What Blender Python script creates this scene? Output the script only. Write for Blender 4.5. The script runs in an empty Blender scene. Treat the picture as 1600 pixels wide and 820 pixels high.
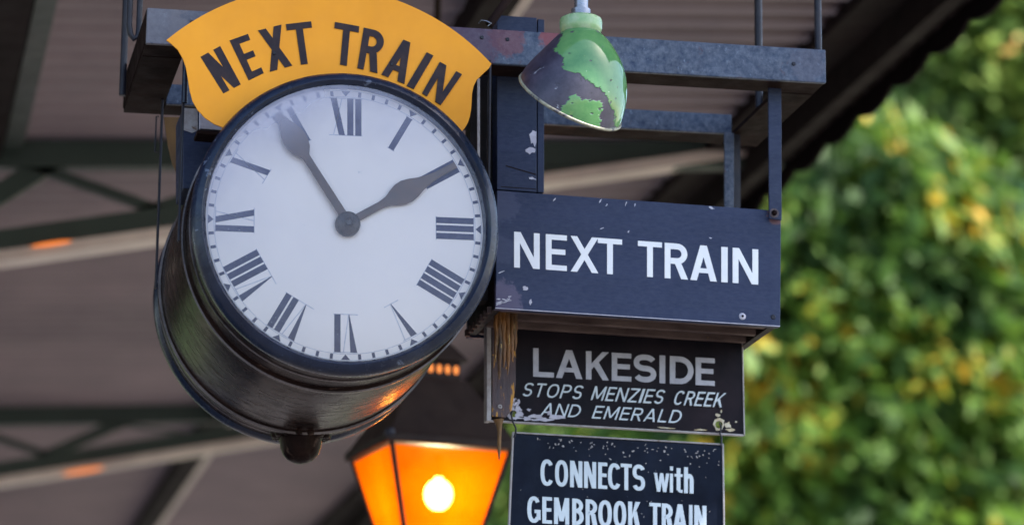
import bpy, bmesh, math, random
import numpy as np
from mathutils import Vector, Matrix
S = bpy.context.scene
R_ = math.radians
PI = math.pi
rng = np.random.default_rng(7)

# ------------------------------------------------------------------ camera
F_PX = 5000.0
YAW, PITCH, ROLL = R_(11.757), R_(13.296), R_(0.581)
cy, sy, cp, sp = math.cos(YAW), math.sin(YAW), math.cos(PITCH), math.sin(PITCH)
CF = Vector((sy*cp, cy*cp, sp)); r0 = Vector((cy, -sy, 0)); u0 = r0.cross(CF)
CR = math.cos(ROLL)*r0 + math.sin(ROLL)*u0
CU = -math.sin(ROLL)*r0 + math.cos(ROLL)*u0
CC = Vector((0, 0, 1.6))
cam = bpy.data.objects.new('camera', bpy.data.cameras.new('camera'))
S.collection.objects.link(cam)
cam.matrix_world = Matrix(((CR.x, CU.x, -CF.x, CC.x), (CR.y, CU.y, -CF.y, CC.y), (CR.z, CU.z, -CF.z, CC.z), (0, 0, 0, 1)))
cam.data.sensor_width = 36; cam.data.lens = F_PX/1600*36
cam.data.clip_start = 0.05; cam.data.clip_end = 3000
cam.data.dof.use_dof = True; cam.data.dof.focus_distance = 6.42; cam.data.dof.aperture_fstop = 2.8
S.camera = cam
# ------------------------------------------------------------------ world, sun, exposure
SUN_EL, SUN_AZ = R_(50), R_(107)      # azimuth clockwise from +Y
W = bpy.data.worlds.new('World'); S.world = W; W.use_nodes = True
nt = W.node_tree; nt.nodes.clear()
sk = nt.nodes.new('ShaderNodeTexSky'); sk.sky_type = 'NISHITA'; sk.sun_disc = False
sk.sun_elevation = SUN_EL; sk.sun_rotation = SUN_AZ; sk.air_density = 1.0; sk.dust_density = 1.5; sk.ozone_density = 1.0
bg = nt.nodes.new('ShaderNodeBackground'); bg.inputs[1].default_value = 0.15
wo = nt.nodes.new('ShaderNodeOutputWorld')
nt.links.new(sk.outputs[0], bg.inputs[0]); nt.links.new(bg.outputs[0], wo.inputs[0])
sun = bpy.data.objects.new('sun', bpy.data.lights.new('sun', 'SUN')); S.collection.objects.link(sun)
sun.data.energy = 4.0; sun.data.angle = R_(0.6); sun.data.color = (1, .93, .82)
sd = Vector((math.sin(SUN_AZ)*math.cos(SUN_EL), math.cos(SUN_AZ)*math.cos(SUN_EL), math.sin(SUN_EL)))
sun.rotation_euler = sd.to_track_quat('Z', 'Y').to_euler()
S.view_settings.view_transform = 'Standard'; S.view_settings.look = 'None'; S.view_settings.gamma = 1
S.view_settings.exposure = 1.70
S.render.engine = 'CYCLES'
S.cycles.use_denoising = True
S.cycles.max_bounces = 8; S.cycles.transparent_max_bounces = 12

# ------------------------------------------------------------------ photo-survey helpers (real planes in the place)
def ray(x, y): return CF*F_PX + CR*(x-800) - CU*(y-410)
def P(x, y, Y):
    d = ray(x, y); return CC + d*(Y/d.y)
def PZ(x, y, z):
    d = ray(x, y); return CC + d*((z-CC.z)/d.z)
def Q(p):
    d = Vector(p)-CC; k = d.dot(CF); return 800+F_PX*d.dot(CR)/k, 410-F_PX*d.dot(CU)/k

# ------------------------------------------------------------------ materials
def nd(nt, t, **kw):
    n = nt.nodes.new(t)
    for k, v in kw.items(): setattr(n, k, v)
    return n
def ramp(nt, fac, p0, p1, c0=(0, 0, 0, 1), c1=(1, 1, 1, 1)):
    r = nd(nt, 'ShaderNodeValToRGB'); r.color_ramp.elements[0].position = p0; r.color_ramp.elements[1].position = p1
    r.color_ramp.elements[0].color = c0; r.color_ramp.elements[1].color = c1
    nt.links.new(fac, r.inputs[0]); return r.outputs[0]
def mixc(nt, f, a, b):
    m = nd(nt, 'ShaderNodeMix', data_type='RGBA')
    for s, v in ((0, f), (6, a), (7, b)):
        if isinstance(v, (tuple, list)): m.inputs[s].default_value = (*v, 1)[:4]
        elif isinstance(v, float): m.inputs[s].default_value = v
        else: nt.links.new(v, m.inputs[s])
    return m.outputs[2]
def noise(nt, vec, scale, detail=5, rough=.6, dist=0.):
    n = nd(nt, 'ShaderNodeTexNoise'); n.inputs['Scale'].default_value = scale
    n.inputs['Detail'].default_value = detail; n.inputs['Roughness'].default_value = rough; n.inputs['Distortion'].default_value = dist
    nt.links.new(vec, n.inputs['Vector']); return n.outputs['Fac']
def paint(name, c1, c2=None, chip=None, chip_at=.68, scale=12, chip_scale=30, rough=.4, rough_var=.25, bump=.15, stretch=(1, 1, 1),
          metal=0., coat=0., fine=0.0, spec=.5, chip2=None, chip2_at=.72, bump_scale=None, chip_soft=.03, spots=(), fine_k=14):
    m = bpy.data.materials.new(name); m.use_nodes = True; nt = m.node_tree
    b = nt.nodes['Principled BSDF']
    tc = nd(nt, 'ShaderNodeTexCoord'); mp = nd(nt, 'ShaderNodeMapping'); mp.inputs['Scale'].default_value = stretch
    nt.links.new(tc.outputs['Object'], mp.inputs[0]); v = mp.outputs[0]
    n1 = noise(nt, v, scale); c2 = c2 or tuple(x*.7 for x in c1)
    col = mixc(nt, ramp(nt, n1, .35, .68), c1, c2)
    if fine:
        n4 = noise(nt, v, scale*fine_k, 5, .75)
        col = mixc(nt, ramp(nt, n4, .3, .75), col, mixc(nt, fine, col, (.55, .6, .7)))
    if chip:
        n2 = noise(nt, v, chip_scale, 6, .65, .3)
        col = mixc(nt, ramp(nt, n2, chip_at, chip_at+chip_soft), col, chip)
    if chip2:
        n5 = noise(nt, v, chip_scale*.45, 7, .7, .5)
        col = mixc(nt, ramp(nt, n5, chip2_at, chip2_at+chip_soft), col, chip2)
    for (sx_, sy_, sz_), rad, scol, amt in spots:        # stains with a place and a ragged edge of their own
        dv = nd(nt, 'ShaderNodeVectorMath', operation='DISTANCE'); nt.links.new(tc.outputs['Object'], dv.inputs[0]); dv.inputs[1].default_value = (sx_, sy_, sz_)
        ma = nd(nt, 'ShaderNodeMath', operation='MULTIPLY_ADD'); nt.links.new(noise(nt, tc.outputs['Object'], 55, 6, .75), ma.inputs[0]); ma.inputs[1].default_value = -rad*2.4
        nt.links.new(dv.outputs['Value'], ma.inputs[2])
        fc = ramp(nt, ma.outputs[0], max(0, rad*-.2) , rad*.25, (amt, amt, amt, 1), (0, 0, 0, 1))
        col = mixc(nt, fc, col, scol)
    nt.links.new(col, b.inputs['Base Color'])
    n3 = noise(nt, v, scale*2.3, 6, .7)
    mr = nd(nt, 'ShaderNodeMapRange'); mr.inputs[1].default_value = .3; mr.inputs[2].default_value = .7
    mr.inputs[3].default_value = max(.03, rough-rough_var/2); mr.inputs[4].default_value = min(1, rough+rough_var/2)
    nt.links.new(n3, mr.inputs[0]); nt.links.new(mr.outputs[0], b.inputs['Roughness'])
    if bump:
        bp = nd(nt, 'ShaderNodeBump'); bp.inputs['Strength'].default_value = bump; bp.inputs['Distance'].default_value = .004
        nt.links.new(noise(nt, v, bump_scale or scale*3, 6, .65), bp.inputs['Height']); nt.links.new(bp.outputs[0], b.inputs['Normal'])
    b.inputs['Metallic'].default_value = metal; b.inputs['Coat Weight'].default_value = coat
    b.inputs['Specular IOR Level'].default_value = spec
    return m
def emit(name, c, s):
    m = bpy.data.materials.new(name); m.use_nodes = True; b = m.node_tree.nodes['Principled BSDF']
    b.inputs['Base Color'].default_value = (*c, 1); b.inputs['Emission Color'].default_value = (*c, 1); b.inputs['Emission Strength'].default_value = s
    return m
M = {}
M['navy'] = paint('navy gloss paint', (.020, .029, .068), (.014, .022, .052), chip=(.16, .17, .24), chip_at=.74, scale=5, chip_scale=26, rough=.45, bump=.35, stretch=(1, 1, 3.0), fine=.04, spec=.14)
M['beam'] = paint('weathered blue black beam paint', (.018, .036, .080), (.050, .075, .130), chip=(.17, .21, .29), chip_at=.62, scale=11, chip_scale=80, rough=.45, bump=.5, fine=.14, chip2=(.075, .035, .045), chip2_at=.62, chip_soft=.10, spec=.3)
M['steel_dark'] = paint('dark painted steel', (.016, .018, .030), (.034, .032, .04), chip=(.12, .11, .14), chip_at=.7, scale=20, chip_scale=60, rough=.4, bump=.2, spec=.2)
M['beam_under'] =  paint('brown black shaded steel', (.010, .006, .006), (.024, .014, .013), scale=9, rough=.6, bump=.2, chip=(.09, .06, .03), chip_at=.74, chip_scale=40, spec=.03)  # dark brown reflection of the undersides is put into this colour
M['drum'] = paint('black enamelled clock drum', (.005, .0025, .003), (.018, .009, .007), chip=(.05, .032, .026), chip_at=.60, scale=9, chip_scale=26, rough=.25, bump=.22, spec=.06, stretch=(1, 2.0, 1), bump_scale=14, rough_var=.25)
M['bezel'] = paint('glossy blue black bezel', (.006, .010, .024), (.014, .022, .046), chip=(.08, .10, .15), chip_at=.64, scale=12, chip_scale=45, rough=.22, bump=.4, spec=.32)
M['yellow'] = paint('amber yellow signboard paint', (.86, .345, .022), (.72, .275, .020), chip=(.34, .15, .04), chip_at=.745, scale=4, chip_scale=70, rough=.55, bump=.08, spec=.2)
M['yellow_letter'] = paint('faded black sign paint', (.020, .015, .022), (.040, .026, .028), chip=(.20, .10, .04), chip_at=.73, scale=40, chip_scale=120, rough=.5, bump=.05, spec=.15)
M['white_letter'] = paint('white sign paint', (.74, .76, .80), (.66, .68, .74), chip=(.3, .32, .4), chip_at=.77, scale=30, chip_scale=90, rough=.5, bump=.05)
M['grey_letter'] = paint('greyed white sign paint', (.42, .43, .50), (.31, .32, .39), chip=(.12, .12, .15), chip_at=.70, scale=40, chip_scale=140, rough=.55, bump=.05)
M['pale_letter'] = paint('pale thin sign paint', (.54, .62, .68), (.46, .53, .60), scale=30, rough=.5, bump=.05, chip=(.2, .2, .25), chip_at=.74, chip_scale=150)
M['black_sign'] = paint('scuffed black sign enamel', (.008, .008, .012), (.020, .015, .020), chip=(.12, .09, .10), chip_at=.74, scale=8, chip_scale=60, rough=.4, bump=.2, spec=.05)
M['blue_black'] = paint('scratched blue black enamel', (.003, .005, .013), (.009, .014, .030), chip=(.30, .35, .44), chip_at=.70, scale=9, chip_scale=75, rough=.35, bump=.2, chip_soft=.02, spec=.06)
M['edge_metal'] = paint('bare pale metal edge', (.35, .34, .36), (.22, .19, .19), scale=50, rough=.45, bump=.2, chip=(.12, .07, .04), chip_at=.66)
M['peel'] = paint('bare primer under peeled paint', (.46, .46, .55), (.33, .32, .40), scale=60, rough=.6, bump=.3, chip=(.30, .25, .15), chip_at=.68)
M['lichen'] = paint('weathered cream primer', (.55, .52, .42), (.35, .27, .14), scale=80, rough=.7, bump=.2)
M['rotten'] = paint('wet rotten timber', (.20, .080, .016), (.020, .010, .005), chip=(.42, .27, .09), chip_at=.60, scale=22, chip_scale=45, rough=.5, bump=.9, stretch=(2.5, 2.5, .5))
M['rust'] = paint('rust streaked steel channel', (.045, .032, .045), (.10, .055, .055), chip=(.50, .24, .03), chip_at=.55, scale=30, chip_scale=28, rough=.55, bump=.4, stretch=(3.0, 2, .6), chip2=(.02, .015, .015), chip2_at=.60)
M['rust_spike'] = paint('rusty iron spike', (.20, .10, .03), (.09, .05, .02), scale=50, rough=.6, bump=.4)
M['slat'] = paint('old brown board edges', (.080, .055, .054), (.030, .020, .020), chip=(.26, .20, .12), chip_at=.68, scale=25, chip_scale=50, rough=.6, bump=.4, stretch=(.4, 1, 1), spec=.1)
M['slat_pale'] = paint('lit brown board edges', (.14, .10, .09), (.06, .04, .038), chip=(.34, .20, .06), chip_at=.66, scale=25, chip_scale=50, rough=.6, bump=.4, stretch=(.4, 1, 1), spec=.1)  # paler copy of slat; lit edges against shaded gaps put into colour
M['boxside'] = paint('brown black timber side', (.009, .006, .006), (.020, .013, .012), scale=20, rough=.6, bump=.3, spec=.2)
M['hand'] = paint('dark oxidised clock hand', (.062, .034, .030), (.095, .048, .032), scale=30, rough=.45, bump=.1)
M['boss'] = paint('worn brown hand boss', (.022, .014, .016), (.05, .033, .03), scale=50, rough=.3, bump=.15, metal=.3)
M['numeral'] = paint('faded blue black dial paint', (.028, .032, .095), (.05, .056, .13), chip=(.45, .45, .56), chip_at=.66, scale=60, chip_scale=260, rough=.6, bump=.0, spec=.1)
M['numeral_faint'] = paint('almost worn away dial paint', (.42, .43, .55), (.62, .63, .71), scale=120, rough=.6, bump=.0)
M['galv'] = paint('galvanised conduit', (.27, .28, .32), (.17, .18, .22), scale=40, rough=.3, bump=.1, metal=.7)
M['soffit'] = paint('old purple brown corrugated iron', (.20, .150, .168), (.130, .100, .118), scale=1.2, rough=.62, bump=.0, chip=(.15, .12, .14), chip_at=.58, chip_scale=1.3, chip_soft=.2)
M['green_truss'] = paint('dark green truss paint', (.030, .050, .044), (.022, .036, .033), scale=3, rough=.5, bump=.1)
M['cream_flange'] = paint('dusty cream flange paint', (.66, .56, .52), (.46, .38, .37), scale=3, rough=.38, bump=.1)
M['eave_dark'] = paint('black brown eave paint', (.012, .007, .008), (.008, .005, .006), scale=3, rough=.7, bump=.1, spec=.1)
M['eave_grey'] = paint('grey conduit paint', (.045, .042, .041), (.032, .03, .03), scale=3, rough=.6, bump=.1, spec=.2)
M['lantern'] = paint('dark brown lantern metal', (.018, .011, .010), (.028, .018, .015), scale=12, rough=.6, bump=.1, spec=.15)
M['bark'] = paint('grey brown bark', (.10, .075, .055), (.05, .038, .03), scale=6, rough=.9, bump=.6, stretch=(1, 1, .3))
M['ground'] = paint('dry grass and gravel', (.11, .10, .075), (.09, .085, .055), scale=.5, rough=.95, bump=.4)
M['platform'] = paint('worn asphalt platform', (.085, .076, .080), (.065, .058, .062), scale=1.5, rough=.9, bump=.3)
M['concrete'] = paint('pale concrete coping', (.42, .40, .36), (.33, .31, .28), scale=5, rough=.9, bump=.3)
M['hill'] = paint('wooded hillside green', (.030, .055, .016), (.055, .085, .022), chip=(.12, .10, .02), chip_at=.64, scale=.25, chip_scale=.6, rough=.95, bump=.0, chip_soft=.08)
M['bulb'] = emit('lit bulb', (1, .84, .50), 60)
M['ember'] = emit('lamp light through vent hole', (1, .26, .03), .2)
M['yellow_shaded'] = paint('yellow paint darkened for shade', (.16, .075, .010), (.09, .04, .008), scale=14, rough=.6)  # shade on the far board is put into this darker yellow
M['glint'] = emit('glowing amber glint', (1, .25, .04), .26)  # reflected amber glint made as emission

M['seam'] = paint('highlit seam edge', (.20, .17, .18), (.03, .025, .03), scale=9, rough=.3, bump=.2)  # bare metal seam edge; its highlight line is put into the colour
def rel(x, y, Y, root): return tuple(P(x, y, Y)-Vector(root))
GR = (1.25, 6.46, 3.5)
BEAMK = dict(chip=(.17, .21, .29), chip_at=.62, scale=11, chip_scale=80, rough=.42, bump=.5, fine=.20, chip2=(.075, .035, .045), chip2_at=.62, chip_soft=.10, spec=.2, fine_k=6)
M['beam'] = paint('weathered blue black beam paint', (.009, .020, .052), (.023, .042, .088), spots=[
    (rel(792, 60, 6.2, GR), .028, (.17, .050, .055), .55), (rel(735, 60, 6.2, GR), .05, (.09, .045, .075), .65), (rel(862, 62, 6.2, GR), .018, (.22, .06, .07), .8),
    (rel(255, 40, 6.2, GR), .040, (.20, .185, .20), .55), (rel(300, 38, 6.2, GR), .035, (.16, .15, .17), .5), (rel(1262, 100, 6.2, GR), .030, (.10, .10, .14), .4)], **BEAMK)
BR_ = tuple(P(1000, 510, 6.275))
M['navy_panel'] = paint('navy gloss sign panel', (.022, .032, .078), (.016, .025, .062), chip=(.16, .17, .24), chip_at=.76, scale=4, chip_scale=26, rough=.45, bump=.4, stretch=(1, 1, 3.0), fine=.04, spec=.14, spots=[
    (rel(782, 470, 6.275, BR_), .032, (.14, .12, .19), .55), (rel(783, 320, 6.275, BR_), .028, (.07, .08, .14), .45), (rel(784, 390, 6.275, BR_), .022, (.07, .08, .14), .35), (rel(1212, 338, 6.275, BR_), .014, (.13, .07, .08), .8)])
def leaf_mat(name, cols, tr=.35):
    m = bpy.data.materials.new(name); m.use_nodes = True; nt = m.node_tree; nt.nodes.clear()
    g = nd(nt, 'ShaderNodeNewGeometry'); tc = nd(nt, 'ShaderNodeTexCoord')
    r = nd(nt, 'ShaderNodeValToRGB'); r.color_ramp.interpolation = 'LINEAR'
    el = r.color_ramp.elements
    for i, (p, c) in enumerate(cols):
        e = el[i] if i < 2 else el.new(p)
        e.position = p; e.color = (*c, 1)
    n = noise(nt, tc.outputs['Object'], 1.1, 4, .65)
    ad = nd(nt, 'ShaderNodeMath', operation='MULTIPLY_ADD'); nt.links.new(n, ad.inputs[0]); ad.inputs[1].default_value = 2.3; ad.inputs[2].default_value = -.86
    a2 = nd(nt, 'ShaderNodeMath', operation='MULTIPLY_ADD'); nt.links.new(g.outputs['Random Per Island'], a2.inputs[0]); a2.inputs[1].default_value = .34
    nt.links.new(ad.outputs[0], a2.inputs[2])
    nt.links.new(a2.outputs[0], r.inputs[0])
    d = nd(nt, 'ShaderNodeBsdfPrincipled'); d.inputs['Roughness'].default_value = .6; d.inputs['Specular IOR Level'].default_value = .25; nt.links.new(r.outputs[0], d.inputs['Base Color'])
    t = nd(nt, 'ShaderNodeBsdfTranslucent'); nt.links.new(r.outputs[0], t.inputs[0])
    mx = nd(nt, 'ShaderNodeMixShader'); mx.inputs[0].default_value = tr
    nt.links.new(d.outputs[0], mx.inputs[1]); nt.links.new(t.outputs[0], mx.inputs[2])
    o = nd(nt, 'ShaderNodeOutputMaterial'); nt.links.new(mx.outputs[0], o.inputs[0])
    return m
M['leaf_a'] = leaf_mat('mixed green and golden leaves', [(0, (0.027, 0.060, 0.020)), (.3, (0.053, 0.112, 0.025)), (.52, (0.107, 0.198, 0.027)), (.70, (0.153, 0.263, 0.035)), (.84, (0.520, 0.343, 0.027)), (1.0, (0.600, 0.356, 0.027))])
M['leaf_b'] = leaf_mat('dull olive leaves', [(0, (0.064, 0.106, 0.030)), (.4, (0.129, 0.210, 0.040)), (.7, (0.240, 0.331, 0.059)), (.9, (0.356, 0.450, 0.089)), (1.0, (0.712, 0.360, 0.089))])
M['leaf_c'] = leaf_mat('cool blue green leaves', [(0, (0.031, 0.062, 0.038)), (.4, (0.053, 0.125, 0.067)), (.7, (0.095, 0.196, 0.085)), (.9, (0.190, 0.302, 0.096)), (1.0, (0.637, 0.390, 0.057))])

# dial, glass, lamp panes, lamp shade
def dial_mat():
    m = bpy.data.materials.new('off white dial'); m.use_nodes = True; nt = m.node_tree; b = nt.nodes['Principled BSDF']
    tc = nd(nt, 'ShaderNodeTexCoord'); v = tc.outputs['Object']
    n = noise(nt, v, 7, 5, .6)
    c = mixc(nt, ramp(nt, n, .3, .75), (.94, .87, .85), (.86, .80, .80))
    n2 = noise(nt, v, 60, 4, .7); c = mixc(nt, ramp(nt, n2, .70, .80), c, (.52, .54, .60))
    nt.links.new(c, b.inputs['Base Color']); b.inputs['Roughness'].default_value = .5
    return m
M['dial'] = dial_mat()
def glass_mat():
    m = bpy.data.materials.new('dusty clock glass'); m.use_nodes = True; nt = m.node_tree; nt.nodes.clear()
    tc = nd(nt, 'ShaderNodeTexCoord'); v = tc.outputs['Object']
    sx = nd(nt, 'ShaderNodeSeparateXYZ'); nt.links.new(v, sx.inputs[0])
    ln = nd(nt, 'ShaderNodeVectorMath', operation='LENGTH')
    fl = nd(nt, 'ShaderNodeVectorMath', operation='MULTIPLY'); fl.inputs[1].default_value = (1, 0, 1); nt.links.new(v, fl.inputs[0]); nt.links.new(fl.outputs[0], ln.inputs[0])
    rr = ramp(nt, ln.outputs['Value'], .12, .262)                   # dust settled towards the rim
    # more of it in the upper left
    mm = nd(nt, 'ShaderNodeVectorMath', operation='DOT_PRODUCT'); mm.inputs[1].default_value = (-.45, 0, .9); nt.links.new(v, mm.inputs[0])
    up = ramp(nt, mm.outputs['Value'], -.02, .25)
    q = nd(nt, 'ShaderNodeMath', operation='MULTIPLY'); nt.links.new(rr, q.inputs[0]); nt.links.new(up, q.inputs[1])
    n = noise(nt, v, 7, 3, .5, .2)
    q2 = nd(nt, 'ShaderNodeMath', operation='MULTIPLY'); nt.links.new(q.outputs[0], q2.inputs[0]); nt.links.new(ramp(nt, n, .15, .8), q2.inputs[1])
    fa = nd(nt, 'ShaderNodeMath', operation='MULTIPLY_ADD'); nt.links.new(q2.outputs[0], fa.inputs[0]); fa.inputs[1].default_value = .62; fa.inputs[2].default_value = .07
    tr = nd(nt, 'ShaderNodeBsdfTransparent'); tr.inputs[0].default_value = (.97, .97, .98, 1)
    df = nd(nt, 'ShaderNodeBsdfDiffuse'); df.inputs[0].default_value = (.44, .45, .60, 1)
    m1 = nd(nt, 'ShaderNodeMixShader'); nt.links.new(fa.outputs[0], m1.inputs[0]); nt.links.new(tr.outputs[0], m1.inputs[1]); nt.links.new(df.outputs[0], m1.inputs[2])
    gl = nd(nt, 'ShaderNodeBsdfGlossy'); gl.inputs['Roughness'].default_value = .12
    fr = nd(nt, 'ShaderNodeFresnel'); fr.inputs[0].default_value = 1.4
    m2 = nd(nt, 'ShaderNodeMixShader'); nt.links.new(fr.outputs[0], m2.inputs[0]); nt.links.new(m1.outputs[0], m2.inputs[1]); nt.links.new(gl.outputs[0], m2.inputs[2])
    o = nd(nt, 'ShaderNodeOutputMaterial'); nt.links.new(m2.outputs[0], o.inputs[0]); return m
M['glass'] = glass_mat()
def amber_mat():
    m = bpy.data.materials.new('amber lantern glass'); m.use_nodes = True; nt = m.node_tree; nt.nodes.clear()
    tc = nd(nt, 'ShaderNodeTexCoord'); n = noise(nt, tc.outputs['Object'], 8, 4, .6, .5)
    c = mixc(nt, ramp(nt, n, .3, .7), (1, .27, .002), (1, .19, .001))
    e = nd(nt, 'ShaderNodeEmission'); nt.links.new(c, e.inputs[0]); e.inputs[1].default_value = .25
    t = nd(nt, 'ShaderNodeBsdfTransparent'); t.inputs[0].default_value = (1, .66, .30, 1)
    tl = nd(nt, 'ShaderNodeBsdfTranslucent'); nt.links.new(c, tl.inputs[0])
    m0 = nd(nt, 'ShaderNodeMixShader'); m0.inputs[0].default_value = .34; nt.links.new(e.outputs[0], m0.inputs[1]); nt.links.new(tl.outputs[0], m0.inputs[2])
    mx = nd(nt, 'ShaderNodeMixShader'); mx.inputs[0].default_value = .42
    nt.links.new(m0.outputs[0], mx.inputs[1]); nt.links.new(t.outputs[0], mx.inputs[2])
    o = nd(nt, 'ShaderNodeOutputMaterial'); nt.links.new(mx.outputs[0], o.inputs[0]); return m
M['amber'] = amber_mat()
def shade_mat():
    m = bpy.data.materials.new('chipped green enamel'); m.use_nodes = True; nt = m.node_tree; b = nt.nodes['Principled BSDF']
    at = nd(nt, 'ShaderNodeAttribute', attribute_name='bare'); tc = nd(nt, 'ShaderNodeTexCoord'); v = tc.outputs['Object']
    g = mixc(nt, ramp(nt, noise(nt, v, 22, 5, .65), .35, .7), (.06, .19, .07), (.12, .27, .10))
    g = mixc(nt, ramp(nt, noise(nt, v, 14, 6, .7, .5), .60, .75), g, (.30, .38, .10))
    g = mixc(nt, ramp(nt, noise(nt, v, 90, 3, .7), .70, .76), g, (.55, .68, .5))
    k = mixc(nt, ramp(nt, noise(nt, v, 35, 5, .7), .4, .7), (.026, .022, .042), (.055, .048, .078))
    k = mixc(nt, ramp(nt, noise(nt, v, 40, 6, .75, .6), .60, .66), k, (.012, .010, .016))
    k = mixc(nt, ramp(nt, noise(nt, v, 38, 6, .7, .5), .66, .70), k, (.40, .42, .48))
    c = mixc(nt, ramp(nt, at.outputs['Fac'], .45, .55), g, k)
    nt.links.new(c, b.inputs['Base Color'])
    rr = nd(nt, 'ShaderNodeMapRange'); nt.links.new(at.outputs['Fac'], rr.inputs[0]); rr.inputs[3].default_value = .07; rr.inputs[4].default_value = .42
    nt.links.new(rr.outputs[0], b.inputs['Roughness'])
    bp = nd(nt, 'ShaderNodeBump'); bp.inputs['Strength'].default_value = .5; bp.inputs['Distance'].default_value = .0015; bp.invert = True
    nt.links.new(at.outputs['Fac'], bp.inputs['Height']); nt.links.new(bp.outputs[0], b.inputs['Normal'])
    return m
M['enamel'] = shade_mat()
M['rim_cream'] = paint('chipped cream shade rim', (.30, .29, .21), (.13, .13, .10), chip=(.05, .045, .06), chip_at=.56, scale=60, chip_scale=60, rough=.4, bump=.1)
M['collar_green'] = paint('pale green enamel collar', (.20, .36, .16), (.36, .46, .30), chip=(.07, .12, .05), chip_at=.68, scale=40, chip_scale=45, rough=.2, bump=.1)

YK = 6.0
DR = (.006, -.010, .010)          # the far dial hangs a little lower and its rim is a little wider
# ------------------------------------------------------------------ mesh helpers
class MB:
    def __init__(s): s.v = []; s.f = []
    def add(s, vs, fs):
        o = len(s.v); s.v += [tuple(p) for p in vs]; s.f += [tuple(i+o for i in f) for f in fs]
    def prism(s, poly, d):                       # front polygon (any order) + depth vector
        n = len(poly); d = Vector(d); b = [Vector(p)+d for p in poly]
        s.add(list(poly)+b, [tuple(range(n)), tuple(range(2*n-1, n-1, -1))]+[(i, i+n, (i+1) % n+n, (i+1) % n) for i in range(n)])
    def box(s, x0, x1, y0, y1, z0, z1):
        s.prism([(x0, y0, z0), (x1, y0, z0), (x1, y0, z1), (x0, y0, z1)], (0, y1-y0, 0))
    def px(s, pts, Y, depth): s.prism([P(x, y, Y) for x, y in pts], (0, depth, 0))
    def tube(s, pts, r, n=10, cap=True):
        pts = [Vector(p) for p in pts]; rs = r if isinstance(r, (list, tuple)) else [r]*len(pts)
        rings = []; ref = None
        for i, p in enumerate(pts):
            t = (pts[min(i+1, len(pts)-1)]-pts[max(i-1, 0)]).normalized()
            if ref is None: ref = Vector((0, 1, 0)) if abs(t.y) < .9 else Vector((1, 0, 0))
            a = (ref-t*ref.dot(t)).normalized(); b = t.cross(a); ref = a
            rings.append([p+(a*math.cos(2*PI*k/n)+b*math.sin(2*PI*k/n))*rs[i] for k in range(n)])
        s.loft(rings, cap)
    def loft(s, rings, cap=True):
        n = len(rings[0]); vs = [p for r in rings for p in r]; fs = []
        for i in range(len(rings)-1):
            for k in range(n): fs.append((i*n+k, i*n+(k+1) % n, (i+1)*n+(k+1) % n, (i+1)*n+k))
        if cap: fs += [tuple(range(n-1, -1, -1)), tuple(range((len(rings)-1)*n, len(rings)*n))]
        s.add(vs, fs)
    def lathe(s, c, prof, n=96, axis='Y', cap=False, drift=(0, 0, 0)):   # prof: (along, radius)
        rings = []; c0 = c
        for a, r in prof:
            q = c0[1]+a-YK if axis == 'Y' and any(drift) else 0
            c = (c0[0]+drift[0]*q, c0[1], c0[2]+drift[1]*q); r = r+drift[2]*max(q, 0)
            if axis == 'Y': rings.append([(c[0]+r*math.cos(2*PI*k/n), c[1]+a, c[2]+r*math.sin(2*PI*k/n)) for k in range(n)])
            else: rings.append([(c[0]+r*math.cos(2*PI*k/n), c[1]+r*math.sin(2*PI*k/n), c[2]+a) for k in range(n)])
        s.loft(rings, cap)
    def build(s, name, mat, parent=None, smooth=0, bevel=0, origin=None):
        root = parent
        while root is not None and root.parent: root = root.parent
        o = Vector(origin) if origin is not None else (Vector(root.location) if root else Vector((0, 0, 0)))
        me = bpy.data.meshes.new(name); me.from_pydata([tuple(Vector(p)-o) for p in s.v], [], s.f)
        bm = bmesh.new(); bm.from_mesh(me); bmesh.ops.recalc_face_normals(bm, faces=bm.faces); bm.to_mesh(me); bm.free()
        me.materials.append(M[mat] if isinstance(mat, str) else mat)
        if smooth: me.shade_smooth(); me.set_sharp_from_angle(angle=R_(smooth))
        ob = bpy.data.objects.new(name, me); S.collection.objects.link(ob)
        if parent: ob.parent = parent
        elif origin is not None: ob.location = o
        if bevel:
            bv = ob.modifiers.new('bevel', 'BEVEL'); bv.width = bevel; bv.segments = 2; bv.limit_method = 'ANGLE'; bv.angle_limit = R_(40)
        return ob
def thing(name, label, cat, loc, group=None):
    o = bpy.data.objects.new(name, None); S.collection.objects.link(o); o.location = loc
    o['label'] = label; o['category'] = cat
    if group: o['group'] = group
    return o
def struct(o, kind='structure'): o['kind'] = kind; return o
def one(name, build, *a, **k):
    mb = MB(); build(mb); return mb.build(name, *a, **k)

# ------------------------------------------------------------------ lettering: glyphs as strokes, height 1, width a, stroke t
def seg(path, t):
    L = []; Rr = []; n = len(path)
    for i, p in enumerate(path):
        a = path[max(i-1, 0)]; b = path[min(i+1, n-1)]
        dx, dy = b[0]-a[0], b[1]-a[1]; l = math.hypot(dx, dy) or 1
        nx, ny = -dy/l*t/2, dx/l*t/2
        L.append((p[0]+nx, p[1]+ny)); Rr.append((p[0]-nx, p[1]-ny))
    return [[L[i], L[i+1], Rr[i+1], Rr[i]] for i in range(n-1)]
def arc(cx, cy, rx, ry, a0, a1, n=18, e=1.0):
    o = []
    for i in range(n+1):
        a = R_(a0+(a1-a0)*i/n); c, s_ = math.cos(a), math.sin(a)
        o.append((cx+rx*math.copysign(abs(c)**e, c), cy+ry*math.copysign(abs(s_)**e, s_)))
    return o
def rect(x0, y0, x1, y1): return [(x0, y0), (x1, y0), (x1, y1), (x0, y1)]
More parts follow.
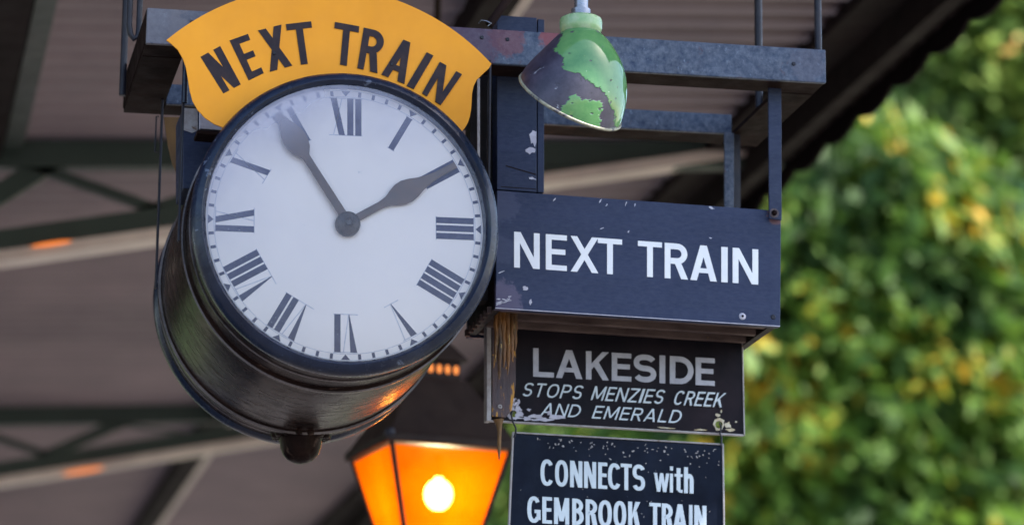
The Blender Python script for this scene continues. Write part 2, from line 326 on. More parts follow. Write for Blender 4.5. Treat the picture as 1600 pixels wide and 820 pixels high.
def bowl(x, y0, y1, a, t):   # D like bowl from x to a between y0,y1 (outer)
    ry = (y1-y0-t)/2; rx = min(ry*1.0, a-x-t*.5); cx = a-t/2-rx; cyy = (y0+y1)/2
    return seg([(x, y1-t/2), (cx, y1-t/2)]+arc(cx, cyy, rx, ry, 90, -90, 16)[1:]+[(x, y0+t/2)], t)
def glyph(c, a, t, th=None):
    h = t if th is None else th
    d = t*1.12
    if c == 'I': return [rect(0, 0, a, 1)]
    if c == 'N': return [rect(0, 0, t, 1), rect(a-t, 0, a, 1), [(0, 1), (d, 1), (a, 0), (a-d, 0)]]
    if c == 'E': return [rect(0, 0, t, 1), rect(t, 1-h, a, 1), rect(t, .5-h/2+.02, a*.93, .5+h/2+.02), rect(t, 0, a, h)]
    if c == 'L': return [rect(0, 0, t, 1), rect(t, 0, a, h)]
    if c == 'T': return [rect(0, 1-h, a, 1), rect(a/2-t/2, 0, a/2+t/2, 1-h)]
    if c == 'X': return [[(0, 1), (d, 1), (a, 0), (a-d, 0)], [(a-d, 1), (a, 1), (d, 0), (0, 0)]]
    if c == 'K': return [rect(0, 0, t, 1), [(a-d*1.1, 1), (a, 1), (t, .36), (t, .36+d*.95)], [(t+.08*a, .52), (t+.08*a+d*.8, .66), (a, 0), (a-d, 0)]]
    if c == 'A':
        m = a/2; return [[(m-d/2, 1), (m+d/2, 1), (d, 0), (0, 0)], [(m-d/2, 1), (m+d/2, 1), (a, 0), (a-d, 0)], rect(m*.52, .22, a-m*.52, .22+h*.9)]
    if c == 'Z': return [rect(0, 1-h, a, 1), rect(0, 0, a, h), [(a-d*1.2, 1-h), (a, 1-h), (d*1.2, h), (0, h)]]
    if c == 'M': return [rect(0, 0, t, 1), rect(a-t, 0, a, 1), [(0, 1), (d, 1), (a/2+d*.45, .12), (a/2-d*.45, .12)], [(a-d, 1), (a, 1), (a/2+d*.45, .12), (a/2-d*.45, .12)]]
    if c == 'D': return [rect(0, 0, t, 1)]+bowl(t, 0, 1, a, t)
    if c == 'P': return [rect(0, 0, t, 1)]+bowl(t, .42, 1, a, t)
    if c == 'R': return [rect(0, 0, t, 1)]+bowl(t, .42, 1, a*.97, t)+[[(a*.42, .46), (a*.42+d, .46), (a, 0), (a-d*1.05, 0)]]
    if c == 'B': return [rect(0, 0, t, 1)]+bowl(t, .47, 1, a*.95, t)+bowl(t, 0, .47+t, a, t)
    rx, ry = (a-t)/2, (1-t)/2
    if c == 'O': return seg(arc(a/2, .5, rx, ry, 0, 360, 36, .85), t)
    if c == 'C': return seg(arc(a/2, .5, rx, ry, 38, 322, 30, .85), t)
    if c == 'G': return seg(arc(a/2, .5, rx, ry, 38, 322, 30, .85), t)+[rect(a-t, .12, a, .5), rect(a*.55, .5-h, a-t, .5)]
    if c == 'S':
        r2 = (1-t)/4; u = arc(a/2, 1-t/2-r2, rx, r2, 22, 262, 18, .9); l = arc(a/2, t/2+r2, rx, r2, 82, -158, 18, .9); return seg(u+l, t)
    if c == 'w':
        k = .72; q = a/4; w = t*.8
        return [[(q*i0-w/2*0, k*y0), (q*i0+w, k*y0), (q*i1+w, k*y1), (q*i1, k*y1)] for i0, y0, i1, y1 in ((0, 1, .8, 0), (.8, 0, 1.6, 1), (1.6, 1, 2.4, 0), (2.4, 0, 3.2, 1))]
    if c == 'i': return [rect(0, 0, a, .72), rect(0, .84, a, 1)]
    if c == 't': return [rect(a*.25, .1, a*.25+t, .95), rect(0, .72-h*.8, a, .72)]+seg([(a*.25+t/2, .14), (a*.25+t*.8, t*.5), (a, t*.42)], t*.8)
    if c == 'h': return [rect(0, 0, t, 1)]+seg([(t*.6, .58)]+arc(a/2+t*.1, .48, a/2-t*.6, .20, 130, 0, 10)+[(a-t/2, 0)], t)
    raise KeyError(c)
NAT = dict(N=.62, E=.5, X=.62, T=.55, R=.56, A=.66, I=.16, L=.48, K=.6, S=.52, D=.62, O=.66, P=.54, M=.74, Z=.56, C=.6, G=.62, B=.57, w=.8, i=.16, t=.34, h=.5)
def lettering(par, mat, quad, Y, items, t, out=.0006, th=None, aspect=None):
    """quad TL,TR,BR,BL photo survey points; items (char, f0, f1) fractions along the strip"""
    TL, TR, BR, BL = [Vector(q) for q in quad]; k = 0
    W_ = ((TR-TL).length+(BR-BL).length)/2; H_ = ((BL-TL).length+(BR-TR).length)/2
    for c, f0, f1 in items:
        a = (f1-f0)*W_/H_; mb = MB()
        for poly in glyph(c, a, t, th):
            pts = []
            for x, y in poly:
                u = f0+(f1-f0)*x/a
                q = (TL.lerp(TR, u)).lerp(BL.lerp(BR, u), 1-y); pts.append(P(q.x, q.y, Y))
            k += 1; o = out+k*.00002
            mb.prism([p-Vector((0, o, 0)) for p in pts], (0, o+.0004, 0))
        mb.build('letter', mat, par)
def words(text, x0, x1, gap=.14, space=.5, wid=None):
    wd = [space if c == ' ' else (wid or NAT).get(c, NAT.get(c)) for c in text]; tot = sum(wd)+gap*(len(text)-1); o = []; x = 0
    for c, w_ in zip(text, wd):
        if c != ' ': o.append((c, x0+(x1-x0)*x/tot, x0+(x1-x0)*(x+w_)/tot))
        x += w_+gap
    return o

# ================================================================== LARGE STRUCTURE
# ground, platform
one('ground', lambda m: m.box(-900, 900, -300, 1500, -1.3, -1.1), 'ground')['kind'] = 'structure'
one('platform', lambda m: m.box(-6, 3.2, -30, 45, -1.1, 0), 'platform')['kind'] = 'structure'
one('platform_edge', lambda m: m.box(3.2, 3.6, -30, 45, -1.1, .004), 'concrete')['kind'] = 'structure'
# wooded hillside behind the trees
mb = MB(); nx, ny = 60, 14
hv = [(-80+220*i/nx, 75+7*j, -1.2+2.6*j+2.5*math.sin(i*.9+j)*.4+rng.uniform(-.5, .5)) for j in range(ny+1) for i in range(nx+1)]
mb.add(hv, [(j*(nx+1)+i, j*(nx+1)+i+1, (j+1)*(nx+1)+i+1, (j+1)*(nx+1)+i) for j in range(ny) for i in range(nx)])
mb.build('hill', 'hill', smooth=80)['kind'] = 'structure'

# canopy roof: corrugated sheet, ridges across the platform
SOF = lambda x: 4.572+.065*x
Y0R, Y1R, PITCHC = 5.52, 27.0, .15
def roof(mb):
    n = int((Y1R-Y0R)/PITCHC*6); xs = (-7.0, 3.42); ys = [Y0R+(Y1R-Y0R)*i/n for i in range(n+1)]
    dz = [0.021*math.sin(2*PI*(y-Y0R)/PITCHC) for y in ys]
    vs = [(x, y, SOF(x)+d) for y, d in zip(ys, dz) for x in xs]
    mb.add(vs, [(2*i, 2*i+1, 2*i+3, 2*i+2) for i in range(n)])
r = one('canopy_roof', roof, 'soffit', smooth=80); r['kind'] = 'structure'
so = r.modifiers.new('thick', 'SOLIDIFY'); so.thickness = .006; so.offset = 1

def beam_y(mb, x0, x1, drop, y0=Y0R+.2, y1=Y1R-.3, top=.016):
    vs = [(x0, y0, SOF(x0)-top-drop), (x1, y0, SOF(x1)-top-drop), (x1, y0, SOF(x1)-top), (x0, y0, SOF(x0)-top)]
    mb.prism(vs, (0, y1-y0, 0))
xa = PZ(50, 0, 4.6).x; xb = PZ(84, 0, 4.6).x
p = one('green_purlin', lambda m: beam_y(m, xa, xb, .06, y1=10.9), 'green_truss'); p['label'] = 'dark green roof beam at the upper left corner, running away under the corrugated iron'; p['category'] = 'roof beam'
p = one('valley_gutter', lambda m: beam_y(m, xa-.45, xa-.012, .10, y1=10.9), 'eave_dark'); p['label'] = 'near black box gutter left of the green roof beam at the upper left edge'; p['category'] = 'gutter'
x2a = PZ(728, 0, 4.68).x; x2b = PZ(785, 0, 4.68).x
t = thing('ceiling_purlin', 'black roof beam with a pale flange, emerging above the yellow arched board', 'roof beam', (x2a, 4, 4.6))
one('beam_web', lambda m: beam_y(m, x2a, x2b, .09), 'eave_dark', t)
one('pale_flange', lambda m: beam_y(m, x2b+.004, x2b+.045, .075), 'cream_flange', t)
# eave: girder, conduit, valance
x3a = PZ(1325, 0, 4.75).x; x3b = PZ(1425, 0, 4.75).x
t = thing('eave_girder', 'broad black girder under the right edge of the canopy roof, beside the grey conduit', 'girder', (x3a, 4, 4.7))
one('web_plate', lambda m: beam_y(m, x3a, x3b, .05), 'eave_dark', t)
one('bottom_flange', lambda m: beam_y(m, x3b-.05, x3b, .11, top=.068), 'eave_dark', t)
one('rafter_tail_board', lambda m: beam_y(m, x3b+.003, 3.385, .018), 'eave_dark', t)
x4 = PZ(1452, 0, 4.72).x
p = one('grey_conduit', lambda m: m.tube([(x4, Y0R+.4, 4.722), (x4, 26, 4.722)], .034, 14), 'eave_grey', smooth=60)
p['label'] = 'round grey conduit running along the canopy eave inside the scalloped valance'; p['category'] = 'pipe'
def valance(mb):
    per = .385; n = int((Y1R-Y0R)/(per/16)); f = []; 
    for i in range(n+1):
        y = Y0R+i*per/16; b = 4.715-.040*abs(math.sin(PI*y/per))**.8
        for x in (3.40, 3.412): f += [(x, y, b), (x, y, 4.85)]
    fs = []
    for i in range(n):
        a, c = 4*i, 4*i+4
        fs += [(a, c, c+1, a+1), (a+2, a+3, c+3, c+2), (a, a+2, c+2, c), (a+1, c+1, c+3, a+3)]
    mb.add(f, fs)
p = one('scalloped_valance', valance, 'eave_dark'); p['label'] = 'black scalloped valance along the canopy edge against the trees'; p['category'] = 'valance'

# roof trusses
BOT = lambda x: 4.085+.207*x
def truss(Y, first, label):
    t = thing('roof_truss', label, 'truss', (-1.5, Y, 4.0), 'cantilever trusses carrying the canopy')
    def plank(name, x0, z0a, z0b, x1, z1a, z1b, mat, w=.06, dy=0):
        mb = MB(); mb.prism([(x0, Y-w/2+dy, z0a), (x1, Y-w/2+dy, z1a), (x1, Y-w/2+dy, z1b), (x0, Y-w/2+dy, z0b)], (0, w, 0)); return mb.build(name, mat, t)
    xl, xr = -1.5, 3.30
    top = lambda x: SOF(x)-.022
    plank('top_chord', xl, top(xl)-.095, top(xl), xr, top(xr)-.095, top(xr), 'green_truss', .07)
    plank('bottom_chord', xl, BOT(xl), BOT(xl)+.08, 2.55, BOT(2.55), BOT(2.55)+.08, 'green_truss', .062)
    plank('bottom_flange', xl, BOT(xl)-.045, BOT(xl)-.003, 3.22, BOT(3.22)-.040, BOT(3.22)-.003, 'cream_flange', .13)
    xs = [-1.5, -.7, .2, .59, 1.0, 1.45, 1.85] if first else [-1.4, -.7, 0, .55, .97, 1.32, 1.65]
    for i in range(len(xs)-1):
        a, b = xs[i], xs[i+1]
        lo = i % 2 == 0
        za, zb = (BOT(a)+.08, top(b)-.095) if lo else (top(a)-.095, BOT(b)+.08)
        mb = MB(); w = .062
        mb.prism([(a-w, Y-.02, za), (a+w, Y-.02, za), (b+w, Y-.02, zb), (b-w, Y-.02, zb)], (0, .04, 0)); mb.build('diagonal_web', 'green_truss', t)
    mb = MB(); mb.box(-1.66, -1.5, Y-.08, Y+.08, 0.003, SOF(-1.6)-.03); mb.build('support_post', 'green_truss', t)
    return t
truss(11.0, True, 'dark green lattice truss with pale flange passing behind the clock shoulders')
truss(16.2, False, 'second dark green lattice truss seen below the clock drum at the lower left')
# added glowing slivers standing in for lamplight reflected on the flanges
for (px, py, Y, lab) in ((80, 381, 10.86, 'small amber glint, a glowing sliver added on the upper roof truss flange'), (130, 735, 16.05, 'small amber glint, a glowing sliver added on the lower roof truss flange at bottom left')):
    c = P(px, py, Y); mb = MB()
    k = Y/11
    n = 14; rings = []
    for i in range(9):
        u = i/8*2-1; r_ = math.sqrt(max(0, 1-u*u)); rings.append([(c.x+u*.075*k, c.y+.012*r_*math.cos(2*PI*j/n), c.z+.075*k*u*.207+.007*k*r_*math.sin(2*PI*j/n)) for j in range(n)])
    mb.loft(rings); o = mb.build('flange_glint', 'glint', smooth=60, origin=c); o['label'] = lab; o['category'] = 'lamp'; o['group'] = 'amber glints added on the trusses'

# ------------------------------------------------------------------ trees
def tree(name, label, x, Y, h, crown, nclump, mat, seed, leaf=.11, trunk_r=.16, K=1.75):
    x, Y, h, trunk_r, leaf, nclump = x*K, Y*K, 1.6+(h-1.6)*K, trunk_r*K, leaf*1.5, int(nclump*1.7)
    crown = [(a*K, b*K, 1.6+(c_-1.6)*K, d_*K, e_*K, f_*K) for a, b, c_, d_, e_, f_ in crown]
    g = np.random.default_rng(seed)
    t = thing(name, label, 'tree', (x, Y, -1.12), 'trees beyond the canopy')
    mb = MB(); base = Vector((x, Y, -1.12)); top = Vector((x+g.uniform(-.5, .5), Y+g.uniform(-.5, .5), h*.8))
    mb.tube([base, base.lerp(top, .33)+Vector((.15, 0, 0)), base.lerp(top, .66), top], [trunk_r, trunk_r*.8, trunk_r*.5, .04], 9)
    mb.build('trunk', 'bark', t, smooth=60)
    lb = MB(); cents = []
    for i in range(nclump):
        lobe = crown[g.integers(len(crown))]
        d = g.normal(size=3); d /= np.linalg.norm(d); rr = g.uniform(.55, 1)**.5
        cents.append(np.array(lobe[:3])+d*rr*np.array(lobe[3:]))
    cents = np.array(cents)
    for c in cents[:26]:
        s_ = base.lerp(top, g.uniform(.35, .9)); e = Vector(c)
        lb.tube([s_, s_.lerp(e, .5)+Vector((0, 0, .2)), e], [trunk_r*.32, trunk_r*.2, .012], 6)
    lb.build('limb', 'bark', t, smooth=60)
    # drooping compound sprays
    per = 26; N = nclump*per
    cc = np.repeat(cents, per, 0); size = leaf*g.uniform(.6, 1.5, N)
    off = g.normal(size=(N, 3))*np.array([.36, .36, .24]); off[:, 2] -= .35*(off[:, 0]**2+off[:, 1]**2)/.36
    c = cc+off
    ax = np.stack([off[:, 0]*.8+g.normal(size=N)*.15, off[:, 1]*.8+g.normal(size=N)*.15, -np.abs(g.normal(size=N))*.35-.12], 1)
    ax /= np.linalg.norm(ax, axis=1)[:, None]
    up = g.normal(size=(N, 3))+np.array([.2, -.5, .9]); sd_ = np.cross(ax, up); sd_ /= np.linalg.norm(sd_, axis=1)[:, None]
    a = c-ax*size[:, None]; b = c+ax*size[:, None]; l = c+sd_*size[:, None]*.42; r_ = c-sd_*size[:, None]*.42
    V = np.stack([a, l, b, r_], 1).reshape(-1, 3)-np.array(t.location)
    me = bpy.data.meshes.new('crown'); me.vertices.add(4*N); me.vertices.foreach_set('co', V.ravel())
    me.loops.add(4*N); me.loops.foreach_set('vertex_index', np.arange(4*N)); me.polygons.add(N)
    me.polygons.foreach_set('loop_start', np.arange(N)*4); me.update(calc_edges=True); me.validate()
    me.materials.append(M[mat]); o = bpy.data.objects.new('crown', me); S.collection.objects.link(o); o.parent = t; o['kind'] = 'stuff'
    return t
def lobes(Y, L):
    out = []
    for px, py, r_ in L:
        c = P(px, py, Y); out.append((c.x, c.y, c.z, r_, r_*.9, r_*.9))
    return out
tree('golden_leaf_tree', 'bright green tree with yellow and orange leaves beside the blue sign box', 5.6, 17.5, 5.4,
     lobes(17.5, [(1300, 350, .72), (1250, 550, .78), (1400, 640, .8), (1160, 720, .85), (1440, 430, .68), (1330, 780, .8)]), 620, 'leaf_a', 11, .105)
tree('olive_tree', 'tall olive green tree under the scalloped canopy edge at the upper right', 8.0, 21, 8.2,
     lobes(21, [(1500, 110, .85), (1390, 235, .72), (1600, 280, 1.0), (1600, 40, .9), (1470, 340, .8), (1430, 160, .7), (1560, 190, .8), (1580, 20, .8)]), 1000, 'leaf_b', 12, .11)
tree('blue_green_tree', 'cooler blue green tree filling the lower right corner', 7.3, 19.5, 5.2,
     lobes(19.5, [(1560, 470, .72), (1530, 700, .9), (1610, 590, .9), (1500, 800, .8)]), 560, 'leaf_c', 13, .11)
tree('background_tree', 'dull olive tree seen between the hanging signs and the lantern', 5.2, 27, 6.0,
     lobes(27, [(1000, 720, 1.3), (800, 790, .9), (1150, 560, 1.2), (1300, 650, 1.4), (1230, 380, 1.0)]), 620, 'leaf_b', 14, .16)
tree('background_tree', 'dark tree behind the olive tree at the far right', 8.8, 27.5, 10,
     lobes(27.5, [(1450, 220, 1.3), (1600, 80, 1.4), (1380, 420, 1.3), (1600, 480, 1.5), (1500, 700, 1.4), (1620, 300, 1.4)]), 900, 'leaf_c', 15, .16)

# ================================================================== HANGING STEEL FRAME
YF, YB = 6.20, 6.72
fl, fr = P(228, 68, YF), P(1291, 130, YF)
flt, frt = P(228, 12, YF), P(1291, 78, YF)
fz = lambda x: fl.z+(fr.z-fl.z)*(x-fl.x)/(fr.x-fl.x)      # underside height
ft = lambda x: flt.z+(frt.z-flt.z)*(x-flt.x)/(frt.x-flt.x)
xL, xR = fl.x, fr.x
frame = thing('steel_gantry', 'blue black rectangular steel frame carrying the clock and the sign box', 'steel frame', (1.25, 6.46, 3.5))
mb = MB(); mb.prism([(xL, YF, fz(xL)), (xR, YF, fz(xR)), (xR, YF, ft(xR)), (xL, YF, ft(xL))], (0, .012, 0)); mb.build('front_beam', 'beam', frame, bevel=.0025)
mb = MB(); mb.prism([(xL+.002, YF+.0125, fz(xL)+.001), (xR-.002, YF+.0125, fz(xR)+.001), (xR-.002, YF+.0125, fz(xR)+.011), (xL+.002, YF+.0125, fz(xL)+.011)], (0, .078, 0)); mb.build('front_beam_flange', 'beam_under', frame)
yb0 = YB-.09
mb = MB(); mb.prism([(xL+.085, yb0, fz(xL)), (xR-.085, yb0, fz(xR)), (xR-.085, yb0, fz(xR)+.045), (xL+.085, yb0, fz(xL)+.045)], (0, .012, 0)); mb.build('rear_beam', 'beam', frame, bevel=.002)
mb = MB(); mb.prism([(xL+.085, yb0+.0125, fz(xL)+.001), (xR-.085, yb0+.0125, fz(xR)+.001), (xR-.085, yb0+.0125, fz(xR)+.011), (xL+.085, yb0+.0125, fz(xL)+.011)], (0, .078, 0)); mb.build('rear_beam_flange', 'beam_under', frame)
for xo, xi, s in ((xL, xL+.082, 1), (xR, xR-.082, -1)):
    mb = MB(); mb.prism([(xo+.002*s, YF+.0915, fz(xo)), (xi, YF+.0915, fz(xi)), (xi, YF+.0915, fz(xi)+.009), (xo+.002*s, YF+.0915, fz(xo)+.009)], (0, YB-YF-.0915, 0)); mb.build('side_beam_flange', 'beam_under', frame)
    mb = MB(); mb.prism([(xo, YF+.0135, fz(xo)+.0095), (xo+.01*s, YF+.0135, fz(xo)+.0095), (xo+.01*s, YF+.0135, ft(xo)), (xo, YF+.0135, ft(xo))], (0, YB-YF-.0135, 0)); mb.build('side_beam', 'beam_under', frame)
def rod(parent, name, pts, r, mat='steel_dark', n=10): return one(name, lambda m: m.tube(pts, r, n), mat, parent, smooth=60)
# hanger rods up to the roof
a = P(1186, 169, 6.5); rod(frame, 'hanger_rod', [(a.x, a.y, a.z), (P(1184, 0, 6.5).x, a.y, SOF(a.x))], .0085)
a = P(1279, 100, 6.225); rod(frame, 'hanger_rod', [(a.x, a.y, a.z), (P(1276, 0, 6.225).x, a.y, SOF(a.x))], .0075)
a = P(194, 150, 6.60); rod(frame, 'hanger_rod', [(a.x-.004, a.y, a.z), (a.x-.004, a.y, SOF(a.x))], .0075)
# hooked rod at the left end
u = [P(202, 0, 6.42), P(202, 40, 6.42), P(204, 54, 6.42), P(209, 61, 6.42), P(215, 57, 6.42), P(217, 46, 6.42), P(217, 0, 6.42)]
u = [Vector((u[0].x, 6.42, SOF(.5)))]+u[1:-1]+[Vector((u[-1].x, 6.42, SOF(.5)))]
rod(frame, 'hooked_rod', u, .0062)
# diagonal stay above the beam
a, b = P(764, 40, 6.27), P(803, -14, 6.27); b2 = a+(b-a)*9.5; rod(frame, 'diagonal_stay', [a, b2], .0095, 'beam_under')
rod(frame, 'wire_tie', [P(748, 37, 6.262), P(752, 32, 6.255), P(760, 33, 6.25), P(768, 37, 6.25), P(762, 41, 6.25)], .0012, 'galv', 6)
# bolts on the beam
for x, y in ((753, 59), (793, 62), (1240, 100), (300, 35)):
    c = P(x, y, YF); mb = MB(); mb.lathe((c.x, c.y-.003, c.z), [(0, .0001), (0, .0035), (.003, .0045), (.004, .0045)], 12); mb.build('bolt_head', 'steel_dark', frame)
# rear thin angle post
mb = MB(); mb.px([(1132, 207), (1147, 208), (1147, 345), (1132, 345)], 6.61, .006); mb.build('rear_angle_post', 'beam', frame, bevel=.001)
mb = MB(); mb.px([(1147.6, 207), (1157, 208), (1157, 345), (1147.6, 345)], 6.625, .03); mb.build('rear_angle_flange', 'steel_dark', frame)

# right hand strap with bolt
t = thing('hanging_strap', 'flat steel strap bolted to the upper right corner of the blue sign box', 'strap', P(1211, 240, 6.266))
mb = MB(); mb.px([(1200.5, 128), (1221, 128), (1221.5, 344), (1202, 341)], 6.262, .006); mb.build('strap_bar', 'navy', t, bevel=.001)
c = P(1209.5, 333, 6.262); mb = MB(); mb.lathe((c.x, c.y-.008, c.z), [(0, .0001), (0, .003), (.003, .0058), (.008, .0062)], 16)
mb.build('bolt_head', 'beam_under', t, smooth=40)
mb = MB(); mb.lathe((c.x, c.y-.0015, c.z), [(0, .0001), (0, .010), (.0016, .0105)], 20); mb.build('rust_washer', 'rust', t)

# ================================================================== BLUE SIGN BOX
YX = 6.275; DX = .31
box = thing('sign_box', 'deep blue painted box reading NEXT TRAIN in white, right of the clock', 'sign', P(1000, 510, YX))
TL, TR, BR, BL = (776.5, 297.5), (1220.5, 329.5), (1219, 510.5), (774, 482)
mb = MB(); mb.px([TL, TR, BR, BL], YX, .018); mb.build('front_panel', 'navy_panel', box, bevel=.0015)
# thin darker skin line where the post meets the panel (joint)
pBL, pBR, pTL, pTR = P(*BL, YX), P(*BR, YX), P(*TL, YX), P(*TR, YX)
zb = lambda x: pBL.z+(pBR.z-pBL.z)*(x-pBL.x)/(pBR.x-pBL.x)
zt = lambda x: pTL.z+(pTR.z-pTL.z)*(x-pTL.x)/(pTR.x-pTL.x)
for x0, nm in ((pBL.x+.001, 'left_side'), (pBR.x-.017, 'right_side')):
    mb = MB(); mb.prism([(x0, YX+.0185, zb(x0)+.004), (x0+.016, YX+.0185, zb(x0)+.004), (x0+.016, YX+.0185, zt(x0)-.002), (x0, YX+.0185, zt(x0)-.002)], (0, DX-.038, 0)); mb.build(nm, 'boxside', box)
mb = MB(); mb.prism([(pBL.x, YX+DX-.019, zb(pBL.x)), (pBR.x, YX+DX-.019, zb(pBR.x)), (pBR.x, YX+DX-.019, zt(pBR.x)), (pBL.x, YX+DX-.019, zt(pBL.x))], (0, .018, 0)); mb.build('rear_panel', 'navy', box)
ys = YX+.034; i = 0
while ys < YX+DX-.04:
    x0, x1 = pBL.x+.02, pBR.x-.02; dz = .008 if i % 2 else -.002
    mb = MB(); mb.prism([(x0, ys, zb(x0)+.006+dz), (x1, ys, zb(x1)+.006+dz), (x1, ys, zb(x1)+.17), (x0, ys, zb(x0)+.17)], (0, .016, 0)); mb.build('destination_board', 'slat' if i % 2 else 'slat_pale', box, bevel=.0015)
    mb = MB(); mb.box(pBL.x-.010, pBL.x-.0005, ys+.002, ys+.014, zb(x0)-.002, zb(x0)+.012); mb.build('board_stop', 'slat', box)
    ys += .038; i += 1
lettering(box, 'white_letter', [(803.2, 362), (1184.5, 390), (1184.5, 444.7), (803.2, 417.6)], YX,
    [(c, (a-150)/1078, (b-150)/1078) for c, a, b in (('N', 150, 263), ('E', 290, 383), ('X', 400, 522), ('T', 520, 627), ('T', 697, 803), ('R', 815, 918), ('A', 928, 1045), ('I', 1065, 1093), ('N', 1115, 1228))], .165, th=.145)
# screws, plugged hole, chips in the paint
for x, y, r_ in ((1208, 495, .0055), (1160, 494, .0075)):
    c = P(x, y, YX); mb = MB(); mb.lathe((c.x, c.y-.002, c.z), [(0, .0001), (0, r_*.75), (.002, r_)], 14); mb.build('screw_head', 'steel_dark' if x > 1200 else 'peel', box, smooth=50)
c = P(1160, 494, YX); mb = MB(); mb.lathe((c.x, c.y-.0035, c.z), [(0, .0001), (0, .0026), (.0014, .0026)], 10); mb.build('screw_hole', 'eave_dark', box)
def blotch(mb, x, y, w, h, Y, n=11, ang=0, seed=0, out=.0009):
    g = random.Random(seed*131+int(x*7+y)); pts = []
    for i in range(n):
        a = 2*PI*i/n; q = g.uniform(.45, 1.1); u, v = w*q*math.cos(a), h*q*math.sin(a)
        pts.append(P(x+u*math.cos(ang)-v*math.sin(ang), y+u*math.sin(ang)+v*math.cos(ang), Y))
    c = P(x, y, Y)
    for i in range(n):
        mb.prism([p-Vector((0, out, 0)) for p in (c, pts[i], pts[(i+1) % n])], (0, out*.6, 0))
mb = MB(); blotch(mb, 821, 450, 6, 4, YX); blotch(mb, 829, 472, 3, 5, YX)
for k in range(9): blotch(mb, 779+rng.uniform(0, 18), 462+rng.uniform(0, 12), rng.uniform(3, 9), 1.1, YX, ang=rng.uniform(-.6, .3), seed=k)
for x, y, w, h, a in ((938, 314, 4, 1.3, -1), (948, 320, 3, 1, -1), (978, 318, 5, 1.2, -1.2), (992, 320, 3, 1, -1.4), (1112, 325, 5, 2, .3), (866, 312, 4, 1.2, -.8), (982, 362, 3, 1.3, -1), (940, 357, 4, 1, -.4), (1110, 372, 3, 1.6, .2), (783, 425, 6, 1, -.4)): blotch(mb, x, y, w, h, YX, ang=a)
struct(mb.build('paint_chip', 'peel', box), 'stuff'); 
# worn pale edge along the bottom of the panel
mb = MB(); mb.px([(774, 480.4), (1219, 508.9), (1219, 510.1), (774, 481.6)], YX-.0008, .0012); mb.build('worn_edge', 'peel', box)

# blue upright post above the box
post = thing('sign_post', 'blue painted timber upright standing between the beam and the sign box', 'post', P(812, 297, 6.30))
mb = MB(); mb.px([(776.5, 24), (839, 28), (838.5, 300.5), (776.5, 296)], 6.297, .05); mb.build('post_face', 'navy', post, bevel=.0015)
mb = MB(); mb.px([(840.5, 30), (850.5, 31), (850, 300.8), (840, 300.3)], 6.301, .045); mb.build('cover_strip', 'navy', post, bevel=.001)
mb = MB(); blotch(mb, 833, 215, 6, 16, 6.297); blotch(mb, 829, 236, 9, 6, 6.297); blotch(mb, 832, 279, 7, 2, 6.297, ang=.2); struct(mb.build('paint_chip', 'peel', post), 'stuff')
mb = MB(); mb.px([(790, 258), (838, 272), (838, 274), (790, 260)], 6.2968, .001); mb.px([(782, 291), (838, 295), (838, 296.3), (782, 292.3)], 6.2968, .001); struct(mb.build('paint_crack', 'eave_dark', post), 'stuff')

# ================================================================== LAKESIDE SIGN
YL = 6.50
lk = thing('destination_sign', 'scuffed black sign reading LAKESIDE, hanging under the blue box', 'sign', P(960, 660, YL))
HOLES = [(802, 646, 5.2), (1123, 663, 5.6)]
def holed_panel(mb, quad, Y, depth, holes):
    bm = bmesh.new()
    outer = [bm.verts.new(P(x, y, Y)) for x, y in quad]; es = [bm.edges.new((outer[i], outer[(i+1) % 4])) for i in range(4)]
    for hx, hy, hr in holes:
        vs = [bm.verts.new(P(hx+hr*math.cos(2*PI*k/16), hy+hr*math.sin(2*PI*k/16), Y)) for k in range(16)]
        es += [bm.edges.new((vs[k], vs[(k+1) % 16])) for k in range(16)]
    bmesh.ops.triangle_fill(bm, edges=es, use_beauty=True)
    ex = bmesh.ops.extrude_face_region(bm, geom=bm.faces[:]); bmesh.ops.translate(bm, vec=(0, depth, 0), verts=[v for v in ex['geom'] if isinstance(v, bmesh.types.BMVert)])
    bm.verts.index_update(); mb.add([tuple(v.co) for v in bm.verts], [tuple(v.index for v in f.verts) for f in bm.faces]); bm.free()
LQ = [(764, 440), (1157.5, 465), (1162, 677.5), (764, 655)]
mb = MB(); holed_panel(mb, LQ, YL, .004, HOLES); mb.build('sign_panel', 'black_sign', lk)
mb = MB(); mb.px([(1157.8, 465), (1160, 465), (1164.3, 680), (1162.3, 680)], YL-.003, .010); mb.px([(764, 655.4), (1162, 677.9), (1162, 680.5), (764, 657.6)], YL-.003, .012); struct(mb.build('folded_rim', 'edge_metal', lk, bevel=.0006), 'stuff')
lettering(lk, 'grey_letter', [(833, 543.5), (1116.4, 560), (1116.4, 602.7), (833, 588)], YL,
    [(c, (a-833)/283.4, (b-833)/283.4) for c, a, b in (('L', 833, 865.5), ('A', 868.6, 909.8), ('K', 915.5, 951.2), ('E', 955.8, 986.3), ('S', 990, 1025.2), ('I', 1030.3, 1039.2), ('D', 1046.4, 1083.4), ('E', 1086.6, 1116.4))], .195, th=.175)
lettering(lk, 'pale_letter', [(822, 597.5), (1134, 614.5), (1126.5, 636.5), (815, 618.5)], YL, words('STOPS', 0, .292, gap=.16)+words('MENZIES', .345, .70, gap=.13)+words('CREEK', .755, 1.0, gap=.13), .115)
lettering(lk, 'pale_letter', [(851, 629), (1068, 641), (1061, 661), (844, 648.5)], YL, words('AND', 0, .275, gap=.14)+words('EMERALD', .37, 1.0, gap=.15), .12)
